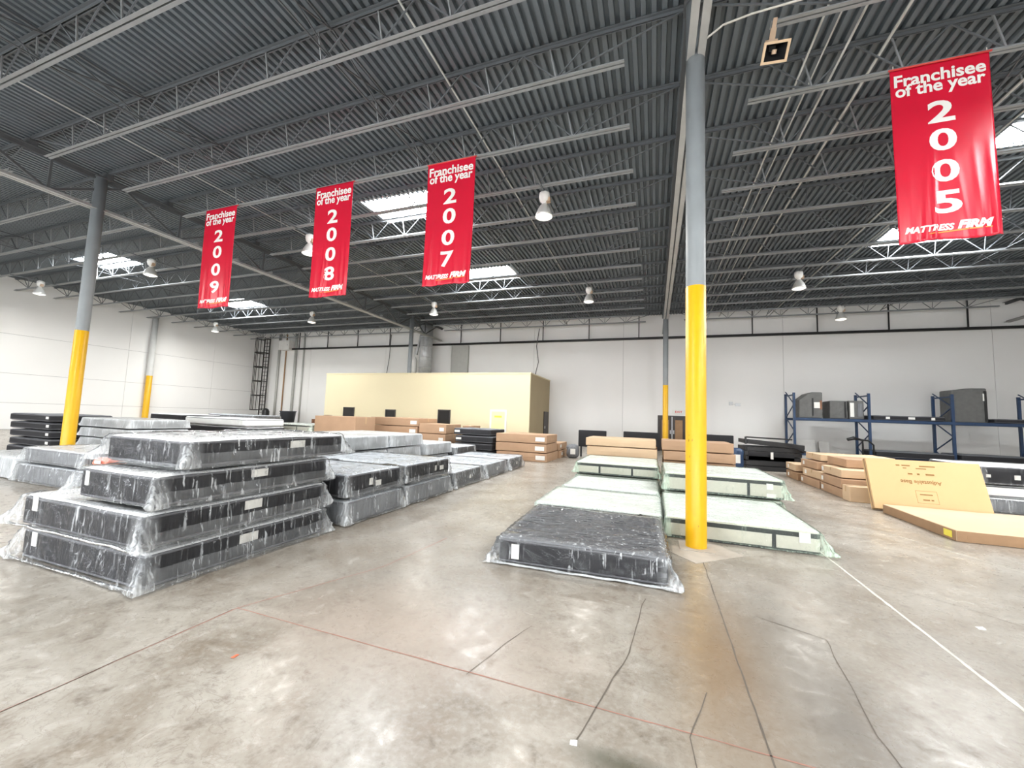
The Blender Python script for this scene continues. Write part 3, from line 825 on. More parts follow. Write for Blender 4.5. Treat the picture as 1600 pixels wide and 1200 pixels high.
# ------------------------------------------------------------------ lamps
def lamp(x, y, lb, z=6.45, lit=True, s=1.0):
    o = thing('high_bay_lamp', lb, 'lamp', (x, y, z), group='high-bay lamps under the roof')
    MB().tube([(0, 0, 0.62 * s), (0, 0, JZ0 - z + 0.02)], 0.012, 6).build('hanger', M['wirew'], o)
    MB().lathe([(0.001, 0.64), (0.07, 0.64), (0.125, 0.60), (0.135, 0.50), (0.11, 0.40), (0.06, 0.36), (0.06, 0.30), (0.001, 0.30)], 16).build('ballast', M['white'], o, True)
    MB().box(-0.02, 0.02, -0.95, 0.95, JZ0 - z - 0.028, JZ0 - z + 0.001).build('mounting_strut', M['web'], o)
    MB().box(0.06, 0.15, -0.05, 0.05, 0.36, 0.47).build('junction_box', M['speaker'], o)
    rf = MB().lathe([(0.065, 0.32), (0.10, 0.28), (0.155, 0.18), (0.20, 0.06), (0.215, 0.0), (0.205, 0.0), (0.19, 0.06), (0.145, 0.175), (0.09, 0.265), (0.055, 0.29)], 20).build('reflector', M['alu'], o, True)
    MB().lathe([(0.001, -0.045), (0.10, -0.035), (0.17, -0.012), (0.203, 0.008)], 20).build('lens', M['lens'], rf, True)
    if lit:
        ld = bpy.data.lights.new('lamp_light', 'AREA'); ld.shape = 'DISK'; ld.size = 0.34; ld.energy = LAMP_W; ld.color = (1.0, 0.965, 0.90)
        lo = bpy.data.objects.new('lamp_light', ld); COL.objects.link(lo); lo.parent = o; lo.location = (0, 0, -0.06)
    return o
for x, y, lb in ((-2.57, 9.0, 'white high-bay lamp right of the 2007 banner, left of the near column'), (-10.3, 9.25, 'white high-bay lamp at the left edge of the 2008 banner'),
              (-18.2, 9.25, 'white high-bay lamp right of the left column beside a skylight'), (-27.0, 9.6, 'white high-bay lamp high before the left wall, left of the column'),
              (-10.28, 16.8, 'white high-bay lamp under the third banner, nearest the galvanised riser duct'), (-18.2, 16.9, 'white high-bay lamp under the second banner from the left'), (-2.6, 16.3, 'small white high-bay lamp left of the far column'),
              (4.8, 16.3, 'white high-bay lamp left below the 2005 banner'), (-27.3, 17.7, 'white high-bay lamp before the left wall, below the 2009 banner'), (7.86, 21.4, 'white high-bay lamp close to the back wall above the blue rack'),
              (4.8, 9.25, 'white high-bay lamp hidden behind the 2005 banner'),
              (-2.6, 1.6, 'white high-bay lamp overhead, above the viewer'), (-10.3, 1.6, 'white high-bay lamp overhead, left of the viewer'), (-18.2, 1.6, 'white high-bay lamp overhead, far left of the viewer'), (4.8, 1.6, 'white high-bay lamp overhead, right of the viewer'),
              (12.3, 9.25, 'white high-bay lamp in the right bay, out on the right'), (12.3, 1.6, 'white high-bay lamp in the right bay, level with the viewer'),
              (-2.6, -5.8, 'white high-bay lamp behind the viewer'), (-10.3, -5.8, 'white high-bay lamp behind the viewer on the left'), (-18.2, -5.8, 'white high-bay lamp behind the viewer on the far left'), (4.8, -5.8, 'white high-bay lamp behind the viewer on the right')):
    lamp(x, y, lb, lit=(y < 21))

# paging horn
o = thing('horn_speaker', 'cream square horn speaker hanging right of the near column top', 'speaker', (1.47, 5.80, 6.62)); o.rotation_euler = (0.75, 0, 0.1)
hb = MB()
ring = lambda s, y, dz: [(-s, y, dz - s * 0.75), (s, y, dz - s * 0.75), (s, y, dz + s * 0.75), (-s, y, dz + s * 0.75)]
secs = [ring(0.135, -0.16, -0.03), ring(0.125, -0.155, -0.03), ring(0.10, -0.08, 0.0), ring(0.05, 0.06, 0.02)]
secs = [ring(0.15, -0.16, -0.03)] + [ring(0.15, -0.14, -0.03), ring(0.085, -0.02, 0.0), ring(0.05, 0.08, 0.02)]
for s_ in secs: hb.v += s_
for i in range(3):
    for k in range(4): hb.f.append((i * 4 + k, i * 4 + (k + 1) % 4, (i + 1) * 4 + (k + 1) % 4, (i + 1) * 4 + k))
h = hb.build('horn', M['speaker'], o)
hm = MB(); hm.v = [(a * 0.84, -0.161, c * 0.84 - 0.004) for a, _, c in ring(0.15, 0, -0.03)] + [(a, 0.02, c) for a, _, c in ring(0.04, 0, 0.01)]
for k in range(4): hm.f.append((k, (k + 1) % 4, 4 + (k + 1) % 4, 4 + k))
hm.f.append((4, 5, 6, 7)); hm.build('mouth', M['black'], h)
fr_ = MB()
for a0, a1, c0, c1 in ((-0.155, 0.155, 0.06, 0.09), (-0.155, 0.155, -0.15, -0.12), (-0.155, -0.125, -0.12, 0.06), (0.125, 0.155, -0.12, 0.06)): fr_.box(a0, a1, -0.175, -0.155, c0, c1)
fr_.build('rim', M['kraftl'], h)
MB().lathe([(0.001, -0.05), (0.03, -0.05), (0.03, 0.0), (0.001, 0.0)], 12, (0, -0.10, 0.0)).build('centre_plug', M['speaker'], h)
MB().lathe([(0.001, -0.06), (0.075, -0.06), (0.085, 0.0), (0.075, 0.08), (0.001, 0.08)], 14, (0, 0.12, 0.03)).build('driver', M['speaker'], o, True)
bk = MB(); bk.bar((0, 0.10, 0.05), (0.03, 0.24, 0.22), 0.07, 0.03); bk.bar((0.03, 0.24, 0.20), (0.05, 0.32, 0.33), 0.05, 0.03); bk.build('bracket', M['speaker'], o)

# ------------------------------------------------------------------ banners
def fold(u, v, sd):
    """push of the cloth towards the viewer; folds run in fans from the hem upwards"""
    a = max(0.0, (v - 0.42) / 0.58) ** 1.3
    d = 0.0
    for k, (c, wdt, lean) in enumerate(((0.10, 0.035, 0.05), (0.26, 0.03, 0.10), (0.36, 0.02, 0.06), (0.70, 0.035, -0.16), (0.84, 0.025, -0.06), (0.95, 0.03, -0.02))):
        cc = c + lean * (1 - v) * 1.2 + 0.02 * math.sin(sd * 3 + k)
        g = (u - cc) / wdt
        d += math.exp(-g * g) * (0.6 + 0.4 * math.sin(sd * 5 + k * 2))
    return 0.042 * a * d + 0.012 * math.sin(u * 5 + sd) * v + 0.02 * math.sin(v * 3 + sd)

def banner(label, year, x0, x1, y, zt, zb, sd, top_in=0.0):
    wdt, hgt = x1 - x0, zt - zb
    o = thing('hanging_banner', label, 'banner', ((x0 + x1) / 2, y, zb), group='red award banners')
    nx, nz = 44, 72
    b = MB()
    for j in range(nz + 1):
        v = j / nz
        for i in range(nx + 1):
            u = i / nx
            b.v.append(((u - 0.5) * wdt * (1 - 0.012 * v), -fold(u, v, sd), hgt * (1 - v) + 0.012 * math.sin(u * 9 + sd) * v))
    for j in range(nz):
        for i in range(nx):
            a = j * (nx + 1) + i; b.f.append((a, a + nx + 1, a + nx + 2, a + 1))
    c = b.build('vinyl_sheet', M['red'], o, True)
    sol = c.modifiers.new('thick', 'SOLIDIFY'); sol.thickness = 0.003; sol.offset = 1
    MB().tube([(-wdt / 2 - 0.02, 0, hgt), (wdt / 2 + 0.02, 0, hgt)], 0.014, 8).build('top_rod', M['exitred'], o, True)
    for s in (-1, 1): MB().tube([(s * wdt * 0.47, 0, hgt), (s * wdt * 0.47, 0, hgt + 0.06)], 0.006, 6).build('tie', M['wirew'], o)
    def put(body, vc, size, width, uc=0.5, bold=0.006, shear=0.0, m='print_w', hscale=None):
        me = text_mesh(body, size, bold, shear, width)
        bm = bmesh.new(); bm.from_mesh(me)
        if hscale:
            ys = [q.co.y for q in bm.verts]; k = hscale / (max(ys) - min(ys))
            for q in bm.verts: q.co.y *= k
        for _ in range(2):
            es = [e for e in bm.edges if e.calc_length() > 0.06]
            if es: bmesh.ops.subdivide_edges(bm, edges=es, cuts=1); bmesh.ops.triangulate(bm, faces=bm.faces)
        for q in bm.verts:
            x, z = q.co.x + (uc - 0.5) * wdt, hgt * (1 - vc) + q.co.y
            u, v = x / wdt + 0.5, 1 - z / hgt
            q.co = Vector((x, -fold(u, v, sd) - 0.007, z))
        me.clear_geometry(); bm.to_mesh(me); bm.free()
        me.materials.clear(); me.materials.append(M[m])
        link('lettering', me, o)
    put('Franchisee', 0.070, 0.26, wdt * 0.92, bold=0.007)
    put('of the year', 0.140, 0.26, wdt * 0.90, bold=0.007)
    for ch, vc in zip(str(year), (0.285, 0.447, 0.622, 0.795)): put(ch, vc, 0.50, wdt * (0.27 if ch != '1' else 0.14), bold=0.013, hscale=0.345)
    put('MATTRESS', 0.932, 0.17, wdt * 0.48, 0.31, 0.008, 0.28, hscale=0.10)
    put('FIRM', 0.926, 0.17, wdt * 0.34, 0.745, 0.010, 0.28, hscale=0.125)
    q = MB()
    for i in range(13):
        u = 0.30 + 0.60 * i / 12; v = 0.962 - 0.012 * i / 12
        for dv in (-0.002 - 0.003 * math.sin(i / 12 * 3.14), 0.002): q.v.append(((u - 0.5) * wdt, -fold(u, v + dv, sd) - 0.007, hgt * (1 - v - dv)))
    for i in range(12): q.f.append((2 * i + 1, 2 * i + 3, 2 * i + 2, 2 * i))
    q.build('logo_underline', M['print_o'], o)
banner('leftmost and smallest-looking red award banner, lettered 2009', 2009, -12.0, -10.77, 7.25, 7.06, 4.23, 1.0)
banner('second red award banner from the left, lettered 2008', 2008, -7.98, -6.83, 7.25, 7.06, 4.27, 2.2)
banner('third red award banner from the left, beside a skylight, lettered 2007', 2007, -4.77, -3.61, 7.24, 7.06, 4.30, 3.1)
banner('red award banner alone at the upper right, lettered 2005', 2005, 3.38, 4.52, 7.24, 7.06, 4.30, 4.6)

# ------------------------------------------------------------------ back wall fittings
YW = 23.97
o = thing('caged_ladder', 'dark caged ladder standing in the far left corner', 'ladder', (-30.1, 23.3, 0))
for s in (-1, 1): MB().bar((s * 0.30, 0.4, 0), (s * 0.30, 0.4, 7.4), 0.07).build('rail', M['frame'], o)
rg = MB().bar((-0.30, 0.4, 0), (0.30, 0.4, 0), 0.035).mesh('rung', M['frame'])
for k in range(24): link('rung', rg, o, (0, 0, 0.3 + 0.3 * k))
for k in range(6):
    z = 1.4 + 1.15 * k
    MB().tube([(-0.34, 0.4, z), (-0.50, 0.0, z), (-0.30, -0.38, z), (0.0, -0.5, z), (0.30, -0.38, z), (0.50, 0.0, z), (0.34, 0.4, z)], 0.045, 6).build('hoop', M['frame'], o)
for px, py in ((-0.50, 0.0), (-0.30, -0.38), (0, -0.5), (0.30, -0.38), (0.50, 0.0)): MB().bar((px, py, 1.4), (px, py, 7.2), 0.035).build('cage_strap', M['frame'], o)
for x, r_, lb, m in ((-28.9, 0.09, 'pale downpipe on the back wall nearest the caged ladder', 'pipe'), (-28.2, 0.05, 'thin brownish conduit left of the box on the back wall', 'kraftd'), (-27.1, 0.10, 'grey downpipe right of the box on the back wall', 'pipe'), (-26.3, 0.06, 'thin grey conduit left of the cream office', 'pipe')):
    tag(MB().tube([(x, YW - r_ - 0.01, 0.0), (x, YW - r_ - 0.01, 3.5), (x, YW - r_ - 0.01, 7.6)], r_, 10).build('downpipe', M[m], None, True), lb, 'pipe', 'pipes in the far left corner')
o = thing('wall_cabinet', 'small white box high on the back wall beside the downpipes', 'box', (-27.9, 23.6, 6.25))
MB().box(-0.55, 0.55, -0.2, 0.36, 0, 0.75).build('body', M['white'], o); MB().box(-0.48, 0.48, -0.215, -0.2, 0.06, 0.69).build('door', M['white'], o); MB().box(0.36, 0.42, -0.23, -0.215, 0.33, 0.42).build('handle', M['galv'], o)
o = thing('riser_duct', 'galvanised riser duct on the back wall above the cream office', 'duct', (-14.95, 23.2, 3.93))
MB().lathe([(0.001, 0), (0.42, 0), (0.42, 3.6), (0.001, 3.6)], 18, (0.3, 0, 0)).build('duct', M['galv'], o, True)
for z in (0.7, 1.4, 2.1, 2.8): MB().lathe([(0.42, z), (0.445, z + 0.02), (0.445, z + 0.05), (0.42, z + 0.07)], 18, (0.3, 0, 0)).build('seam_ring', M['galv'], o, True)
MB().bar((-0.3, -0.2, 1.6), (0.0, -0.1, 3.4), 0.12).build('branch_pipe', M['galv'], o)
MB().lathe([(0.001, 0), (0.16, 0.02), (0.20, 0.12), (0.20, 0.85), (0.12, 1.05), (0.06, 1.12), (0.06, 1.7), (0.001, 1.7)], 14, (-0.45, -0.2, 0.35)).build('white_tank', M['white'], o, True)
tag(MB().prism([(-13.05, 23.955), (-13.05, 23.86), (-12.95, 23.78), (-11.75, 23.78), (-11.75, 23.955)], 'z', 3.93, 6.25).build('grey_pilaster', M['pipe'], None), 'grey pilaster on the back wall right of the riser duct', 'pilaster')
for pts, lb in (([(-18.0, 23.8, 7.2), (-18.05, 23.8, 5.5), (-18.1, 23.6, 3.91)], 'dark cable dropping to the cream office roof on its left'), ([(-6.75, 23.45, 7.1), (-6.9, 23.45, 6.0), (-6.75, 23.45, 5.0), (-6.95, 23.3, 3.91)], 'dark cable dropping to the cream office roof on its right end')):
    tag(MB().tube(pts, 0.025, 6).build('drop_cable', M['wire'], None, True), lb, 'cable')
o = thing('wall_sensor', 'pair of small grey fittings on the back wall left of the blue rack', 'fitting', (4.05, YW, 2.62))
MB().box(-0.28, -0.10, -0.05, 0, 0, 0.18).build('housing', M['galv'], o); MB().box(0.02, 0.26, -0.05, 0, -0.05, 0.11).build('housing', M['galv'], o); MB().bar((-0.12, -0.02, 0.06), (0.04, -0.02, 0.04), 0.03).build('link_tube', M['galv'], o)

d = struct(thing('door_1', 'dark brown double door in the back wall behind the columns', 'door', (0.94, YW - 0.03, 0)))
del d['category']
MB().box(-0.75, 0.75, 0.0, 0.03, 0, 1.96).build('door_frame', M['frame'], d)
for s in (-1, 1):
    lf = MB().box(*sorted((s * 0.02, s * 0.68)), -0.03, 0.0, 0.02, 1.88).build('door_leaf', M['doorb'], d)
    MB().box(*sorted((s * 0.16, s * 0.54)), -0.04, -0.03, 0.35, 1.72).build('door_panel', M['kraftd'], lf)
    MB().box(*sorted((s * 0.07, s * 0.11)), -0.07, -0.03, 0.95, 1.15).build('door_handle', M['galv'], lf)
MB().box(-0.02, 0.02, -0.045, 0.0, 0.02, 1.9).build('astragal', M['galv'], d)
o = thing('exit_sign', 'pale exit sign with faint red letters above the brown door', 'sign', (1.28, YW - 0.02, 2.06))
MB().box(-0.34, 0.34, -0.04, 0.0, 0, 0.24).build('plate', M['white'], o)
me = text_mesh('EXIT', 0.16, 0.004, 0, 0.36); me.materials.append(M['exitred'])
for q in me.vertices: q.co = Vector((q.co.x, -0.045, q.co.y + 0.12))
link('lettering', me, o)

# cream office in the back corner
OX0, OX1, OY, OZ = -19.76, -6.12, 19.85, 3.86
o = thing('office_booth', 'long cream-walled office box built against the back wall', 'office', (0, 0, 0))
MB().box(OX0, OX1, OY, OY + 0.12, 0, OZ).build('front_wall', M['office'], o)
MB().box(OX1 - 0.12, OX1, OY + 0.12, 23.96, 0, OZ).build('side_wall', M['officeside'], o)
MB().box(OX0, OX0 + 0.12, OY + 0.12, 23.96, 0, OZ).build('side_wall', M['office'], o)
MB().box(OX0 - 0.03, OX1 + 0.03, OY - 0.03, 23.96, OZ, OZ + 0.06).build('roof', M['office'], o)
for x0, x1, z0, z1, lb in ((-18.22, -17.38, 0.75, 1.80, 'dark'), (-15.08, -14.36, 0.85, 1.74, 'dark'), (-11.52, -10.72, 0.85, 1.83, 'dark')):
    f_ = MB()
    f_.box(x0, x1, OY - 0.04, OY, z1 - 0.06, z1); f_.box(x0, x1, OY - 0.04, OY, z0, z0 + 0.06); f_.box(x0, x0 + 0.06, OY - 0.04, OY, z0 + 0.06, z1 - 0.06); f_.box(x1 - 0.06, x1, OY - 0.04, OY, z0 + 0.06, z1 - 0.06)
    wf = f_.build('window', M['frame'], o)
    MB().box(x0 + 0.06, x1 - 0.06, OY - 0.02, OY - 0.005, z0 + 0.06, z1 - 0.06).build('pane', M['glassd'], wf)
nt_ = MB().box(-8.32, -7.36, OY - 0.05, OY, 0.4, 1.92).build('notice_board', M['white'], o)
MB().box(-8.22, -7.46, OY - 0.055, OY - 0.05, 0.5, 1.82).build('notice_sheet', M['notice'], nt_)
MB().box(-8.05, -7.63, OY - 0.058, OY - 0.055, 1.5, 1.6).build('notice_heading', M['ytape'], nt_)
dd = MB().box(OX1, OX1 + 0.04, 22.7, 23.7, 0, 1.95).build('side_door', M['doorb'], o)
MB().box(OX1 + 0.04, OX1 + 0.09, 22.8, 22.86, 0.95, 1.1).build('handle', M['galv'], dd)

# ------------------------------------------------------------------ blue pallet rack and its load
o = thing('pallet_rack', 'blue steel pallet rack along the back wall on the right', 'rack', (0, 0, 0))
YA, YC = 21.5, 22.7
FX = [6.03, 8.79, 11.55, 14.31]
pm = MB().box(-0.045, 0.045, -0.04, 0.04, 0, 3.15).mesh('post', M['blue'])
fm_ = MB().box(-0.08, 0.08, -0.07, 0.07, 0, 0.01).mesh('foot_plate', M['blue'])
for fx in FX:
    a = link('upright_frame', MB().box(-0.02, 0.02, YA + 0.04, YC - 0.04, 3.02, 3.08).mesh('upright_frame', M['blue']), o, (fx, 0, 0))
    for y in (YA, YC): link('post', pm, a, (0, y, 0)); link('foot_plate', fm_, a, (0, y, 0))
    zz = 0.15; s = 1
    while zz < 2.9:
        p, q = ((0, YA, zz), (0, YC, zz + 0.62)) if s > 0 else ((0, YC, zz), (0, YA, zz + 0.62))
        MB().bar(p, q, 0.035).build('brace', M['blue'], a); zz += 0.62; s = -s
for x0, x1 in zip(FX, FX[1:]):
    for z in (0.32, 1.90):
        for y in (YA - 0.02, YC + 0.02): MB().box(x0 + 0.045, x1 - 0.045, y - 0.02, y + 0.02, z, z + 0.11).build('beam', M['blue'], o)
        for k in range(1, 5): MB().box(x0 + (x1 - x0) * k / 5 - 0.03, x0 + (x1 - x0) * k / 5 + 0.03, YA, YC, z + 0.075, z + 0.105).build('deck_support', M['galv'], o)

def pack(name, label, x0, x1, y0, y1, z0, h, rz=0, m='greybox', cut=None, parts=(), ry=0.0):
    r = thing(name, label, 'package', ((x0 + x1) / 2, (y0 + y1) / 2, z0), rz)
    sx, sy = x1 - x0, y1 - y0
    V, F, T = rbox(sx, sy, h, 0.05, (5, 5, 5))
    for p in V:
        if cut and p.x < 0: p.z *= 1 - cut * (-p.x / (sx / 2))
        p += Vector((noise.noise(p * 5), noise.noise(p * 5 + Vector((3, 1, 2))), 0)) * 0.015
    link('body', submesh('body', V, F, M[m], False), r)
    for s_, a0, a1, z_0, z_1, mm, nm in parts:
        b = MB()
        if s_ == 'front': b.box(a0, a1, -sy / 2 - 0.035, -sy / 2 - 0.015, z_0, z_1)
        b.build(nm, M[mm], r)
    return r
RZ = 2.01
pack('bagged_bundle', 'dark grey bundle with slanted top on the rack, leftmost, with a pale patch', 6.25, 7.15, 21.6, 22.5, RZ, 1.18, cut=0.32, parts=(('front', 0.12, 0.34, 0.45, 0.72, 'tag', 'patch'), ('front', 0.05, 0.10, 0.1, 0.9, 'black', 'strap'), ('front', 0.34, 0.42, 0.4, 0.8, 'brown', 'edge_print')))
pack('bagged_bundle', 'dark grey boxy bundle on the rack between the two left frames', 7.42, 8.08, 21.6, 22.5, RZ, 0.80, parts=(('front', 0.2, 0.26, 0.05, 0.76, 'black', 'strap'),))
pack('bagged_bundle', 'grey bundle with pale edge on the rack beside the second frame', 8.12, 8.66, 21.6, 22.45, RZ, 0.82, m='greybox', parts=(('front', -0.24, -0.10, 0.1, 0.72, 'tag', 'patch'), ('front', 0.02, 0.2, 0.12, 0.7, 'sidegrey', 'panel')))
pack('bagged_bundle', 'large grey bundle on the rack at the third frame', 11.66, 12.75, 21.7, 22.5, RZ, 1.42, m='greybox', cut=0.06, parts=(('front', 0.44, 0.52, 0.05, 1.3, 'black', 'strap'), ('front', 0.40, 0.44, 0.9, 1.2, 'tag', 'patch')))
mattress('dark_mattress', 'dark flat mattress lying on the upper level of the blue rack, middle bay', 8.95, 11.35, 21.55, 22.65, RZ, 0.20, 'sideblack', 'topdark', None, tags=(('front', 0.1, 0.06, 0.22, 0.09), ('front', -0.7, 0.05, 0.14, 0.1), ('front', 0.8, 0.05, 0.12, 0.1)), seed=61)
mattress('dark_mattress', 'dark flat mattress lying on the upper level of the blue rack, right bay', 12.85, 14.2, 21.55, 22.65, RZ, 0.18, 'sideblack', 'topdark', None, seed=62)
mattress('dark_mattress', 'dark flat mattress on the lower level of the blue rack, middle bay', 8.9, 11.45, 21.3, 22.6, 0.43, 0.26, 'sideblack', 'topdark', None, seed=63)
mattress('dark_mattress', 'dark flat mattress on the lower level of the blue rack, right bay', 11.65, 14.2, 21.3, 22.6, 0.43, 0.28, 'sideblack', 'topdark', None, seed=64)
o = thing('white_panel', 'white board leaning on the back wall under the blue rack', 'board', (7.85, 23.55, 0.0))
q = MB().box(-0.18, 0.22, 0.0, 0.05, 0, 0.95).build('board', M['white'], o); q.rotation_euler = (-0.25, 0, 0)
MB().box(-1.1, -0.35, 0.0, 0.05, 0, 1.0).build('board', M['white'], o).rotation_euler = (-0.22, 0, 0)
o = thing('hand_truck', 'black hand truck with curved handle standing before the blue rack', 'hand truck', (8.35, 20.6, 0))
for s in (-1, 1):
    MB().tube([(s * 0.18, 0, 0.12), (s * 0.18, 0, 0.95), (s * 0.10 - 0.10, -0.02, 1.12), (s * 0.02 - 0.35, -0.04, 1.16)], 0.035, 8).build('rail', M['black'], o, True)
    wm = MB().lathe([(0.03, -0.03), (0.13, -0.03), (0.14, 0.0), (0.13, 0.03), (0.03, 0.03)], 16).build('wheel', M['black'], o, True)
    wm.rotation_euler = (0, math.pi / 2, 0); wm.location = (s * 0.22, 0.1, 0.14)
MB().tube([(-0.28, -0.04, 1.15), (-0.5, -0.05, 1.20), (-0.72, -0.06, 1.13)], [0.04, 0.075, 0.06], 8).build('grip', M['black'], o, True)
for z in (0.4, 0.75): MB().bar((-0.18, 0, z), (0.18, 0, z), 0.03).build('cross_bar', M['black'], o)
MB().box(-0.22, 0.22, -0.28, 0.02, 0.02, 0.035).build('toe_plate', M['black'], o)

# ------------------------------------------------------------------ left foreground: stack of four wrapped mattresses
flapr = lambda h: (('right', -0.02, h * 0.56),)
mattress('wrapped_mattress', 'charcoal king mattress in clear wrap, bottom of the big front left stack', -5.88, -3.97, 2.20, 4.12, 0.0, 0.30, dens=2.0, flare=0.07, ear=0.22, seed=1, amp=1.4, film='film',
         tags=(('right', -0.05, 0.16, 0.20, 0.09), ('front', -0.72, 0.14, 0.09, 0.13)), flap=(('right', 0.0, 0.17),), hem=0.02)
mattress('wrapped_mattress', 'charcoal king mattress in clear wrap, second from bottom of front left stack', -5.84, -3.97, 2.16, 4.10, 0.335, 0.29, dens=2.0, flare=0.055, ear=0.20, seed=2, amp=1.1,
         tags=(('right', 0.0, 0.16, 0.19, 0.09), ('front', -0.70, 0.15, 0.09, 0.14)), flap=(('right', -0.04, 0.14),), hem=0.02)
mattress('wrapped_mattress', 'charcoal twin mattress in clear wrap, third from bottom of front left stack', -5.08, -3.97, 2.22, 4.12, 0.66, 0.28, dens=2.0, flare=0.06, ear=0.20, seed=3, amp=1.3,
         tags=(('right', 0.0, 0.16, 0.19, 0.08), ('front', -0.42, 0.12, 0.06, 0.13)), flap=(('right', -0.05, 0.14),))
mattress('wrapped_mattress', 'white-topped charcoal mattress crowning the front left stack', -5.14, -3.93, 2.42, 4.32, 0.975, 0.262, dens=2.0, flare=0.07, ear=0.20, seed=4, amp=1.4,
         tags=(('right', 0.22, 0.13, 0.20, 0.08),), flap=(('right', -0.07, 0.14), ('front', -0.04, 0.05)))

# second row behind it: two stacks of two
for k, (y0, y1) in enumerate(((4.46, 5.70), (5.84, 7.36))):
    nm = ('left', 'right')[k]
    mattress('wrapped_mattress', 'lower grey wrapped mattress of the %s low pair behind the front stack' % ('nearer' if k == 0 else 'farther'), -5.95, -3.92, y0, y1, 0, 0.32, 'sidegrey', 'topgrey', 'film_c', dens=0.9, flare=0.06, ear=0.06, seed=10 + k, amp=1.6)
    mattress('wrapped_mattress', 'upper charcoal wrapped mattress of the %s low pair behind the front stack' % ('nearer' if k == 0 else 'farther'), -5.95, -3.95, y0, y1, 0.355, 0.32, 'sidedark', 'topgrey', 'film', dens=1.0, flare=0.04, ear=0.06, seed=12 + k, amp=1.5,
             tags=((('right', -0.12, 0.12, 0.08, 0.10), ('right', 0.05, 0.09, 0.13, 0.08)), (('right', 0.22, 0.12, 0.06, 0.10), ('right', 0.45, 0.12, 0.14, 0.08)))[k], flap=(('right', -0.05, 0.10),))
# third row: low wrapped mattresses leading into the hall
for k, (y0, y1, x0, h, sd) in enumerate(((7.66, 9.05, -5.8, 0.34, 'sidedark'), (9.33, 10.75, -5.8, 0.34, 'sidegrey'), (11.03, 12.3, -5.8, 0.34, 'sidedark'))):
    mattress('wrapped_mattress', ('nearest', 'middle', 'farthest')[k] + ' of three low mattresses in loose clear wrap beside the aisle', x0, -3.98, y0, y1, 0, h, sd, 'topgrey', 'film_c', dens=0.6, flare=0.10, ear=0.15, seed=20 + k, amp=1.8,
             tags=((('right', 0.1, 0.12, 0.08, 0.08),)))

# column behind the row: stacked wrapped mattresses
def pile(name, desc, x0, x1, y0, y1, layers, sides, tops, film, seed, group, piping='piping', tags=()):
    z = 0.0
    names = {1: ['only'], 2: ['bottom', 'top'], 3: ['bottom', 'middle', 'top'], 4: ['bottom', 'second', 'third', 'top'], 5: ['bottom', 'second', 'middle', 'fourth', 'top'], 6: ['bottom', 'second', 'third', 'fourth', 'fifth', 'top']}[len(layers)]
    for k, h in enumerate(layers):
        jx, jy = random.uniform(-0.05, 0.05), random.uniform(-0.04, 0.04)
        mattress(name, ('%s mattress of %s' % (names[k], desc)) if len(layers) > 1 else desc, x0 + jx, x1 + jx, y0 + jy, y1 + jy, z, h, sides[k % len(sides)], tops, film, dens=0.4, flare=0.03, ear=0.06, seed=seed + k, amp=1.2, group=group, piping=piping, tags=tags)
        z += h + 0.034
pile('wrapped_mattress', 'the white wrapped pile just behind the front stack', -8.15, -6.15, 6.7, 8.2, (0.31, 0.31, 0.31), ('sidedark', 'sidegrey'), 'topwhite', 'film_m', 30, 'wrapped piles behind the front stack', tags=())
pile('wrapped_mattress', 'the white wrapped pile second behind the front stack', -8.2, -6.15, 8.35, 9.75, (0.31, 0.31, 0.30), ('sidegrey', 'sidedark'), 'topcream', 'film_m', 34, 'wrapped piles behind the front stack')
pile('wrapped_mattress', 'the low wrapped pile third behind the front stack', -8.2, -6.15, 9.95, 11.4, (0.33, 0.33), ('sidedark',), 'topwhite', 'film_m', 38, 'wrapped piles behind the front stack')
pile('wrapped_mattress', 'the silver striped low pile before the black stack', -8.1, -6.0, 11.6, 13.1, (0.24, 0.24), ('sidedark', 'sideblack'), 'topwhite', 'film_c', 41, 'wrapped piles behind the front stack')
pile('black_mattress', 'the black stack left of the three tidy cartons', -7.22, -5.66, 13.75, 15.2, (0.24, 0.24, 0.24, 0.24), ('sidedark',), 'topdark', None, 44, 'black stack beside the cartons', tags=(('front', -0.62, 0.09, 0.22, 0.08),))

# ------------------------------------------------------------------ far left piles
pile('black_mattress', 'the tall black pile at the left edge', -18.1, -15.95, 6.2, 7.6, (0.2, 0.2, 0.2, 0.2, 0.2), ('sideblack',), 'topdark', None, 50, 'black mattresses at the left edge', tags=(('front', 0.98, 0.08, 0.14, 0.07),))
pile('wrapped_mattress', 'the white and grey pile behind the left column', -15.72, -13.4, 6.75, 8.2, (0.245, 0.245, 0.245, 0.245), ('sidegrey', 'sideblack'), 'topwhite', 'film_m', 56, 'pale piles behind the left column', piping='pipingw')
pile('black_mattress', 'the black-edged pile right of the left column', -19.0, -17.1, 10.2, 11.7, (0.27, 0.27, 0.27, 0.27), ('sideblack',), 'topwhite', None, 66, 'black-edged piles near the left wall')
pile('black_mattress', 'the black-edged pile seen over the front stack', -16.4, -13.2, 9.9, 11.4, (0.26, 0.26, 0.26, 0.26), ('sidegrey', 'sideblack', 'sideblack', 'topcream'), 'topwhite', None, 70, 'black-edged piles near the left wall')
pile('wrapped_mattress', 'the grey pile near the far left corner', -23.0, -19.6, 15.0, 16.6, (0.26, 0.26, 0.26, 0.26), ('sidegrey',), 'topgrey', 'film_c', 75, 'grey pile near the corner')
mattress('wrapped_mattress', 'lower grey mattress in milky wrap before the left column', -11.45, -9.35, 4.10, 5.5, 0.0, 0.33, 'sidegrey', 'topgrey', 'film_c', dens=0.8, flare=0.06, ear=0.12, seed=80, amp=1.5)
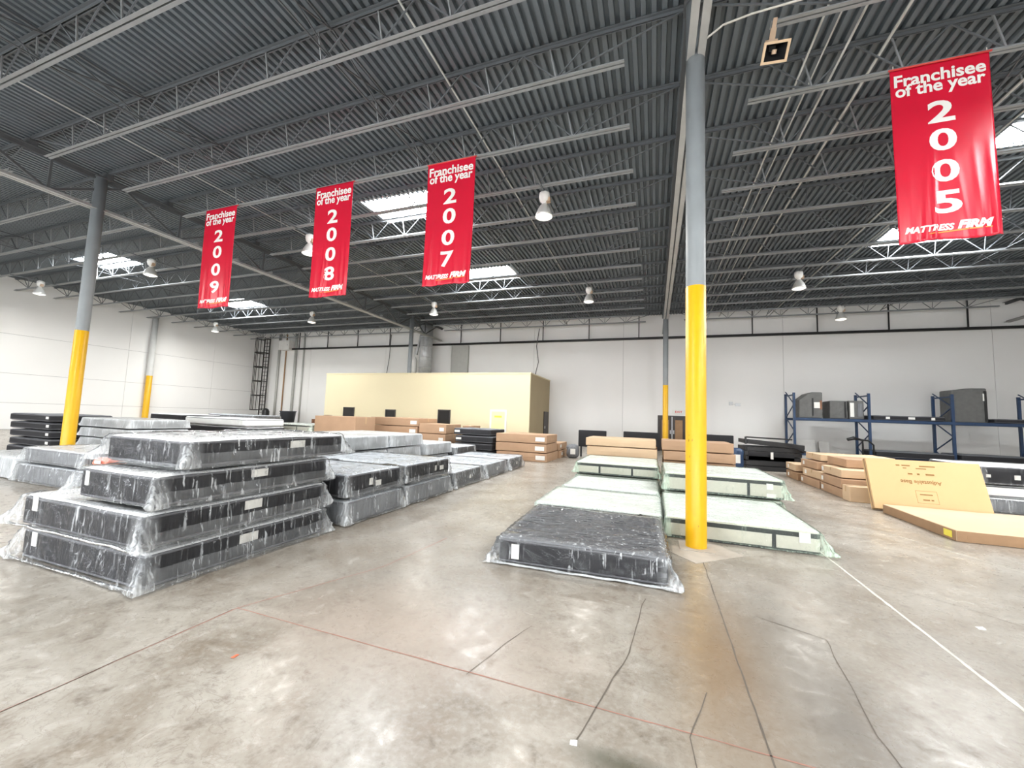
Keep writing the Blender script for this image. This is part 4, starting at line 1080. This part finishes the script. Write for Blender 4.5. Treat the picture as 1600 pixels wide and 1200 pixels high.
mattress('wrapped_mattress', 'upper grey mattress in milky wrap before the left column', -11.38, -9.40, 4.14, 5.5, 0.365, 0.27, 'sidegrey', 'topwhite', 'film_c', dens=0.8, flare=0.05, ear=0.10, seed=81, amp=1.5)
mattress('wrapped_mattress', 'white wrapped low mattress at the left edge of the floor', -13.6, -11.65, 4.15, 5.45, 0.0, 0.40, 'sidegrey', 'topwhite', 'film_m', dens=0.6, flare=0.05, ear=0.1, seed=82, amp=1.5)
# loose coloured packs lying on the grey pair's end
def softpack(label, loc, s, m, rz, seed):
    r = thing('soft_pack', label, 'package', loc, rz, 'loose packs by the grey mattresses')
    V, F, T = rbox(*s, min(s) * 0.35, (5, 5, 3))
    for p in V: p += Vector((noise.noise(p * 8 + Vector((seed, 0, 0))), noise.noise(p * 8 + Vector((0, seed, 0))), 0)) * 0.04
    link('body', submesh('body', V, F, M[m]), r)
    MB().box(-s[0] * 0.2, s[0] * 0.2, -s[1] / 2 - 0.035, -s[1] / 2 - 0.025, s[2] * 0.3, s[2] * 0.7).build('label_patch', M['tag'], r)
softpack('black soft pack lying right of the grey wrapped pair', (-9.0, 4.35, 0.0), (0.42, 0.5, 0.26), 'blackcloth', 0.3, 1)
softpack('green soft pack lying on the black one by the grey pair', (-9.0, 4.38, 0.27), (0.40, 0.45, 0.16), 'green', -0.2, 2)
softpack('coral soft pack topping the heap by the grey pair', (-9.08, 4.36, 0.45), (0.30, 0.35, 0.13), 'pink', 0.2, 3)
softpack('white and black bag beside the heap by the grey pair', (-8.6, 4.75, 0.0), (0.42, 0.5, 0.42), 'sidegrey', 0.5, 4)

# ------------------------------------------------------------------ far centre: cartons, bin, green bags
foundation('wrapped_box_spring', 'box spring under the top one of the pale green bagged stack', -15.0, -12.5, 12.0, 13.6, 0.0, 0.31, seed=90, dens=0.3)
foundation('wrapped_box_spring', 'middle box spring of the pale green bagged stack at the back', -15.0, -12.5, 12.0, 13.6, 0.345, 0.29, seed=91, dens=0.3)
foundation('wrapped_box_spring', 'top box spring in pale green bag left of the big carton', -15.0, -12.5, 12.0, 13.6, 0.67, 0.29, film='film_w', seed=92, dens=0.35)
carton('big_carton', 'big brown carton standing before the left end of the cream office', -12.35, -10.45, 12.0, 13.2, 0, 0.68, 'kraftd', seed=3)
carton('big_carton', 'upper brown carton with lighter end before the cream office', -12.35, -10.5, 12.0, 13.2, 0.70, 0.64, 'kraft', 0.06, seed=4)
o = thing('curved_headboard', 'brown curved headboard seen behind the upper brown carton', 'headboard', (-14.9, 15.2, 0))
pr = [(-0.9, 0)] + [(-0.9 + 1.8 * i / 12, 1.05 + 0.28 * math.sin(math.pi * i / 12)) for i in range(13)] + [(0.9, 0)]
MB().prism(pr, 'y', 0, 0.09).build('panel', M['brown'], o)
for s in (-1, 1): MB().box(s * 0.9 - 0.05, s * 0.9 + 0.05, -0.02, 0.1, 0, 1.1).build('post', M['brown'], o)
o = thing('wheeled_bin', 'dark grey wheeled bin near the back wall left of the office', 'bin', (-25.6, 22.3, 0))
MB().lathe([(0.001, 0.1), (0.40, 0.1), (0.52, 1.30), (0.56, 1.34), (0.56, 1.40), (0.50, 1.40), (0.38, 0.16), (0.001, 0.16)], 14).build('tub', M['bin'], o, True)
for a in range(4):
    t = a * math.pi / 2 + 0.7
    MB().lathe([(0.001, 0), (0.06, 0.0), (0.06, 0.1), (0.001, 0.1)], 8, (0.3 * math.cos(t), 0.3 * math.sin(t), 0)).build('caster', M['black'], o)
MB().box(-0.62, -0.5, -0.2, 0.2, 1.15, 1.2).build('handle', M['bin'], o)
tag(MB().lathe([(0.001, 0), (0.24, 0), (0.26, 0.3), (0.26, 1.3), (0.16, 1.5), (0.001, 1.55)], 14, (-28.5, 22.8, 0)).build('black_cylinder', M['black'], None, True), 'black cylinder standing beside the caged ladder', 'cylinder')

def cpile(desc, x0, x1, y0, y1, layers, m, seed, group, stickers=(), jitter=0.04, names=None):
    z = 0.0; nm = names or {1: [''], 2: ['bottom ', 'top '], 3: ['bottom ', 'middle ', 'top '], 4: ['bottom ', 'second ', 'third ', 'top '], 5: ['bottom ', 'second ', 'middle ', 'fourth ', 'top ']}[len(layers)]
    for k, h in enumerate(layers):
        jx, jy = random.uniform(-jitter, jitter), random.uniform(-jitter, jitter)
        carton('flat_carton', '%sbrown carton of %s' % (nm[k], desc), x0 + jx, x1 + jx, y0 + jy, y1 + jy, z, h, m, random.uniform(-0.012, 0.012), stickers, group, True, seed + k, 0.016)
        z += h + 0.025
cpile('the pile before the office below the second window', -11.4, -9.05, 14.0, 15.5, (0.32, 0.32, 0.32, 0.32), 'kraft', 100, 'cartons before the office', (('front', 0.95, 0.08, 0.3, 0.14),))
cpile('the pile before the office below the third window', -8.98, -7.75, 14.0, 15.3, (0.37, 0.37, 0.37), 'kraft', 106, 'cartons before the office', (('front', 0.42, 0.1, 0.2, 0.14),))
carton('flat_carton', 'narrow brown carton leaning at the right of the office pile', -7.66, -7.28, 15.3, 16.3, 0, 1.12, 'kraft', 0, seed=110)
cpile('the tidy pile of three right of the black stack', -5.48, -3.55, 13.78, 15.4, (0.30, 0.30, 0.30), 'kraft', 112, 'three tidy cartons by the aisle', (('front', 0.72, 0.07, 0.34, 0.15),), 0.03)
cpile('the low pair behind the three tidy cartons', -5.3, -3.5, 15.6, 17.1, (0.28, 0.28), 'kraft', 118, 'low cartons behind the tidy three', (('right', -0.4, 0.1, 0.2, 0.12),))
# centre, behind the box springs
cpile('the pile behind the left box springs', -1.86, 0.06, 11.75, 13.2, (0.25, 0.25, 0.25, 0.22), 'kraftl', 122, 'cartons behind the box springs', (), 0.03)
cpile('the pile behind the near column', 0.22, 1.96, 11.75, 13.2, (0.25, 0.25, 0.24, 0.25), 'kraft', 128, 'cartons behind the near column', (), 0.04)
# carton heap on the right
KP = 'right-hand carton heap'
for k, (lb, x0, x1, y0, y1, z0, h, m, st) in enumerate((
    ('low carton at the near end of the right-hand heap', 3.98, 5.6, 10.70, 11.05, 0.0, 0.33, 'kraftl', ()),
    ('bottom carton of the middle of the right-hand heap', 4.02, 5.7, 11.15, 12.4, 0.0, 0.20, 'kraft', (('left', 0.5, 0.05, 0.12, 0.10),)),
    ('second carton of the middle of the right-hand heap', 4.00, 5.7, 11.12, 12.35, 0.225, 0.20, 'kraft', (('left', 0.48, 0.05, 0.12, 0.10), ('front', 0.1, 0.05, 0.25, 0.1))),
    ('third carton of the middle of the right-hand heap', 4.04, 5.7, 11.2, 12.4, 0.45, 0.18, 'kraftl', (('left', 0.5, 0.05, 0.12, 0.10), ('front', 0.3, 0.04, 0.25, 0.1))),
    ('fourth carton of the middle of the right-hand heap', 4.30, 5.8, 11.6, 12.8, 0.655, 0.19, 'kraft', (('front', -0.1, 0.05, 0.24, 0.1),)),
    ('bottom carton of the back of the right-hand heap', 4.00, 5.7, 12.5, 13.8, 0.0, 0.20, 'kraft', (('left', 0.5, 0.06, 0.12, 0.10),)),
    ('second carton of the back of the right-hand heap', 4.05, 5.7, 12.5, 13.75, 0.225, 0.20, 'kraftl', (('left', 0.4, 0.06, 0.12, 0.10),)),
    ('third carton of the back of the right-hand heap', 4.1, 5.75, 12.9, 14.1, 0.45, 0.20, 'kraft', (('left', 0.35, 0.06, 0.12, 0.10),)),
    ('top carton of the back of the right-hand heap', 4.22, 5.8, 12.95, 14.1, 0.68, 0.17, 'kraftl', ()),
    ('lower carton at the far end of the right-hand heap', 3.98, 5.6, 13.95, 15.1, 0.0, 0.22, 'kraftd', (('left', 0.3, 0.06, 0.12, 0.10),)),
    ('upper carton at the far end of the right-hand heap', 4.0, 5.6, 14.2, 15.2, 0.25, 0.20, 'kraftl', (('left', 0.2, 0.05, 0.12, 0.10),)))):
    carton('flat_carton', lb, x0, x1, y0, y1, z0, h, m, random.uniform(-0.04, 0.04), st, KP, True, 140 + k, 0.012)

# big leaning carton with print, and the flat one on the floor
o = thing('leaning_carton', 'large golden carton with upside-down print leaning against the carton heap', 'carton', (4.93, 9.84, 0.0))
Lw, Lh, Lt = 1.74, 0.99, 0.14
tilt = Matrix.Rotation(-0.33, 4, 'X')
body = MB().box(-Lw / 2, Lw / 2, 0, Lt, 0, Lh); body.v = [tuple(tilt @ Vector(p) + Vector((0, 0, 0.05))) for p in body.v]
bo = body.build('body', M['kraftg'], o)
ft = MB().box(-Lw / 2 - 0.004, -Lw / 2, 0.05, 0.09, 0.0, Lh); ft.v = [tuple(tilt @ Vector(p) + Vector((0, 0, 0.05))) for p in ft.v]; ft.build('edge_tape', M['kraftd'], o)
def on_lean(me, m, cx, cz, rot=True):
    for q in me.vertices:
        x, y = q.co.x, q.co.y
        if rot: x, y = -x, -y
        q.co = tilt @ Vector((cx + x, -0.004, cz + y)) + Vector((0, 0, 0.05))
    me.materials.clear(); me.materials.append(M[m]); return me
link('print', on_lean(text_mesh('Adjustable Base', 0.1, 0.002, 0, 0.62), 'printb', -0.07, 0.57), bo)
def dashes(segs, cz, hh, nm='print'):
    b = MB()
    for a0, a1 in segs: b.v += [(a0, -hh, 0), (a1, -hh, 0), (a1, hh, 0), (a0, hh, 0)]; k = len(b.v); b.f.append((k - 4, k - 3, k - 2, k - 1))
    return link(nm, on_lean(b.mesh(nm, M['printb']), 'printb', 0, cz, False), bo)
dashes(((-0.24, -0.17), (-0.10, -0.06), (0.03, 0.16)), 0.72, 0.016)
dashes(((-0.40, -0.34), (-0.31, -0.18), (-0.04, 0.20)), 0.88, 0.012)
dashes(((-0.30, -0.24), (-0.10, 0.06)), 0.83, 0.008)
dashes(((-0.13, 0.06),), 0.33, 0.010); dashes(((-0.10, 0.0), (0.02, 0.06)), 0.23, 0.013)
fb_ = MB()
for a0, a1, c0, c1 in ((-0.19, 0.13, 0.395, 0.400), (-0.19, 0.13, 0.165, 0.170), (-0.19, -0.185, 0.165, 0.40), (0.125, 0.13, 0.165, 0.40)): fb_.v += [(a0, c0, 0), (a1, c0, 0), (a1, c1, 0), (a0, c1, 0)]; k = len(fb_.v); fb_.f.append((k - 4, k - 3, k - 2, k - 1))
link('print_frame', on_lean(fb_.mesh('print_frame', M['printb']), 'printb', 0, 0, False), bo)
o = carton('floor_carton', 'large flat tan carton lying on the floor at the right edge', 4.12, 6.35, 7.73, 9.68, 0.0, 0.16, 'kraftl', 0.0, (), None, False, 170, 0.004)
MB().box(-1.125, -1.121, -0.90, -0.72, 0.035, 0.13).build('sticker', M['ytape'], o)
MB().box(-1.0, -0.4, -0.985, -0.981, 0.03, 0.1).build('print', M['kraftd'], o)
ee = MB(); ee.box(-1.123, -1.119, -0.97, 0.97, 0.005, 0.15); ee.box(-1.11, 1.11, -0.983, -0.979, 0.005, 0.15); ee.build('board_edge', M['kraftd'], o)

# dark mattresses right of the leaning carton
mattress('wrapped_mattress', 'grey mattress in clear wrap on the floor right of the leaning carton', 6.32, 8.3, 10.95, 12.4, 0.0, 0.28, 'sidegrey', 'topwhite', 'film_c', dens=0.6, flare=0.04, ear=0.08, seed=180, amp=1.4)
mattress('wrapped_mattress', 'plain white mattress between the grey and the black one at the right edge', 6.22, 8.3, 11.0, 12.5, 0.295, 0.24, 'topcream', 'topcream', None, seed=181)
mattress('black_mattress', 'black mattress topping the pile at the right edge', 6.22, 8.3, 10.95, 12.45, 0.55, 0.37, 'sideblack', 'topwhite', 'film', dens=0.5, flare=0.02, ear=0.03, seed=182, amp=0.7, tags=(('front', -0.88, 0.14, 0.07, 0.06), ('front', -0.45, 0.12, 0.09, 0.09)))

# ------------------------------------------------------------------ middle: dark wrapped mattress, pale green box springs
mattress('wrapped_mattress', 'dark grey mattress in clear wrap lying alone in the foreground', -1.60, 0.11, 4.14, 5.85, 0.0, 0.27, 'sideblack', 'topdark', 'film_s', dens=2.2, flare=0.055, ear=0.17, seed=200, amp=1.5, rz=0.035,
         tags=(('front', -0.66, 0.06, 0.085, 0.15),), hem=0.02)
mattress('wrapped_mattress', 'white mattress in pale green wrap behind the dark grey one', -1.72, 0.10, 6.04, 7.56, 0.0, 0.27, 'topcream', 'topcream', 'film_w', dens=0.8, flare=0.04, ear=0.06, seed=201, amp=1.2, piping='pipingw')
mattress('wrapped_mattress', 'white mattress in pale green wrap before the banded box spring', -1.66, 0.08, 7.76, 9.28, 0.0, 0.28, 'topcream', 'topcream', 'film_w', dens=0.7, flare=0.04, ear=0.06, seed=202, amp=1.2, piping='pipingw')
foundation('wrapped_box_spring', 'lower box spring in green wrap at the back of the left row', -1.72, 0.08, 9.5, 11.4, 0.0, 0.27, dens=0.5, seed=203)
foundation('wrapped_box_spring', 'upper black-banded box spring in green wrap at the back of the left row', -1.72, 0.08, 9.48, 11.4, 0.305, 0.27, dens=0.7, seed=204, bars=(0.30, 0.70), ear=0.12, flare=0.06)
foundation('wrapped_box_spring', 'near black-banded box spring in green wrap behind the near column', 0.16, 1.94, 6.02, 7.98, 0.0, 0.28, dens=1.0, seed=205, bars=(0.72,), ear=0.26, flare=0.06, earl=0.12, tags=(('front', 0.72, 0.13, 0.12, 0.12),))
foundation('wrapped_box_spring', 'lower box spring in green wrap of the far right pair', 0.20, 2.08, 8.12, 10.0, 0.0, 0.27, dens=0.5, seed=206)
foundation('wrapped_box_spring', 'upper black-banded box spring in green wrap of the far right pair', 0.20, 2.10, 8.10, 10.0, 0.305, 0.33, dens=0.9, seed=207, bars=(0.72,), ear=0.14, flare=0.06, earl=0.3, tags=(('front', 0.74, 0.16, 0.10, 0.10), ('front', 0.76, 0.02, 0.14, 0.07)))

# ------------------------------------------------------------------ black bed parts before the back wall
def headboard(label, x0, x1, y, h):
    r = thing('black_headboard', label, 'headboard', ((x0 + x1) / 2, y, 0), group='black headboards before the back wall')
    sx = x1 - x0
    V, F, T = rbox(sx, 0.1, h * 0.62, 0.03, (6, 2, 3))
    for p in V: p.z += h * 0.38
    link('panel', submesh('panel', V, F, M['blackcloth']), r)
    for s in (-1, 1): MB().box(s * (sx / 2 - 0.12) - 0.035, s * (sx / 2 - 0.12) + 0.035, -0.02, 0.04, 0, h * 0.6).build('leg', M['black'], r)
headboard('black headboard behind the left cartons, the left one', -3.02, -1.86, 17.0, 1.12)
headboard('black headboard behind the left cartons, the right one', -1.18, 0.22, 17.0, 1.14)
headboard('black headboard just right of the near column', 1.35, 2.85, 17.2, 1.16)
softpack('white and black bag left of the black headboards', (-3.1, 16.2, 0), (0.5, 0.5, 0.55), 'sidegrey', 0.2, 5)
softpack('dark blue bag between the headboard and the black frames', (2.75, 16.3, 0), (0.5, 0.4, 0.75), 'blue', 0.1, 6)
o = thing('bed_frame_heap', 'heap of black metal bed frames before the blue rack', 'bed frames', (3.95, 17.0, 0))
def rectframe(z, dx, dy, tilt_, nm):
    b = MB(); Rm = Matrix.Rotation(tilt_, 4, 'Y'); 
    P = [(-0.85, -0.7), (0.85, -0.7), (0.85, 0.7), (-0.85, 0.7)]
    for i in range(4):
        p, q = P[i], P[(i + 1) % 4]
        b.bar(Rm @ Vector((p[0], p[1], 0)) + Vector((dx, dy, z)), Rm @ Vector((q[0], q[1], 0)) + Vector((dx, dy, z)), 0.08, 0.14)
    for k in range(5):
        x = -0.6 + 0.3 * k
        b.bar(Rm @ Vector((x, -0.7, 0)) + Vector((dx, dy, z)), Rm @ Vector((x, 0.7, 0)) + Vector((dx, dy, z)), 0.06, 0.03)
    b.build(nm, M['black'], o)
for k, z in enumerate((0.08, 0.25, 0.42, 0.59, 0.74)): rectframe(z, 0.04 * (-1) ** k, 0.03 * k, 0.0, 'bed_frame')
rectframe(0.93, 0.05, 0.1, 0.07, 'bed_frame')
MB().box(-0.78, 0.6, -0.68, -0.60, 0.10, 0.62).build('side_panel', M['blackcloth'], o)
MB().bar((-0.85, -0.6, 0.9), (-0.85, -0.6, 1.16), 0.06).build('post', M['black'], o)
MB().bar((-0.85, -0.6, 1.15), (0.6, -0.5, 1.12), 0.05).build('top_rail', M['black'], o)
MB().bar((0.4, -0.6, 0.98), (1.15, -0.75, 0.62), 0.22, 0.06).build('loose_slat', M['blackcloth'], o)
MB().box(-0.12, -0.04, -0.78, -0.77, 0.42, 0.66).build('tag', M['tag'], o)
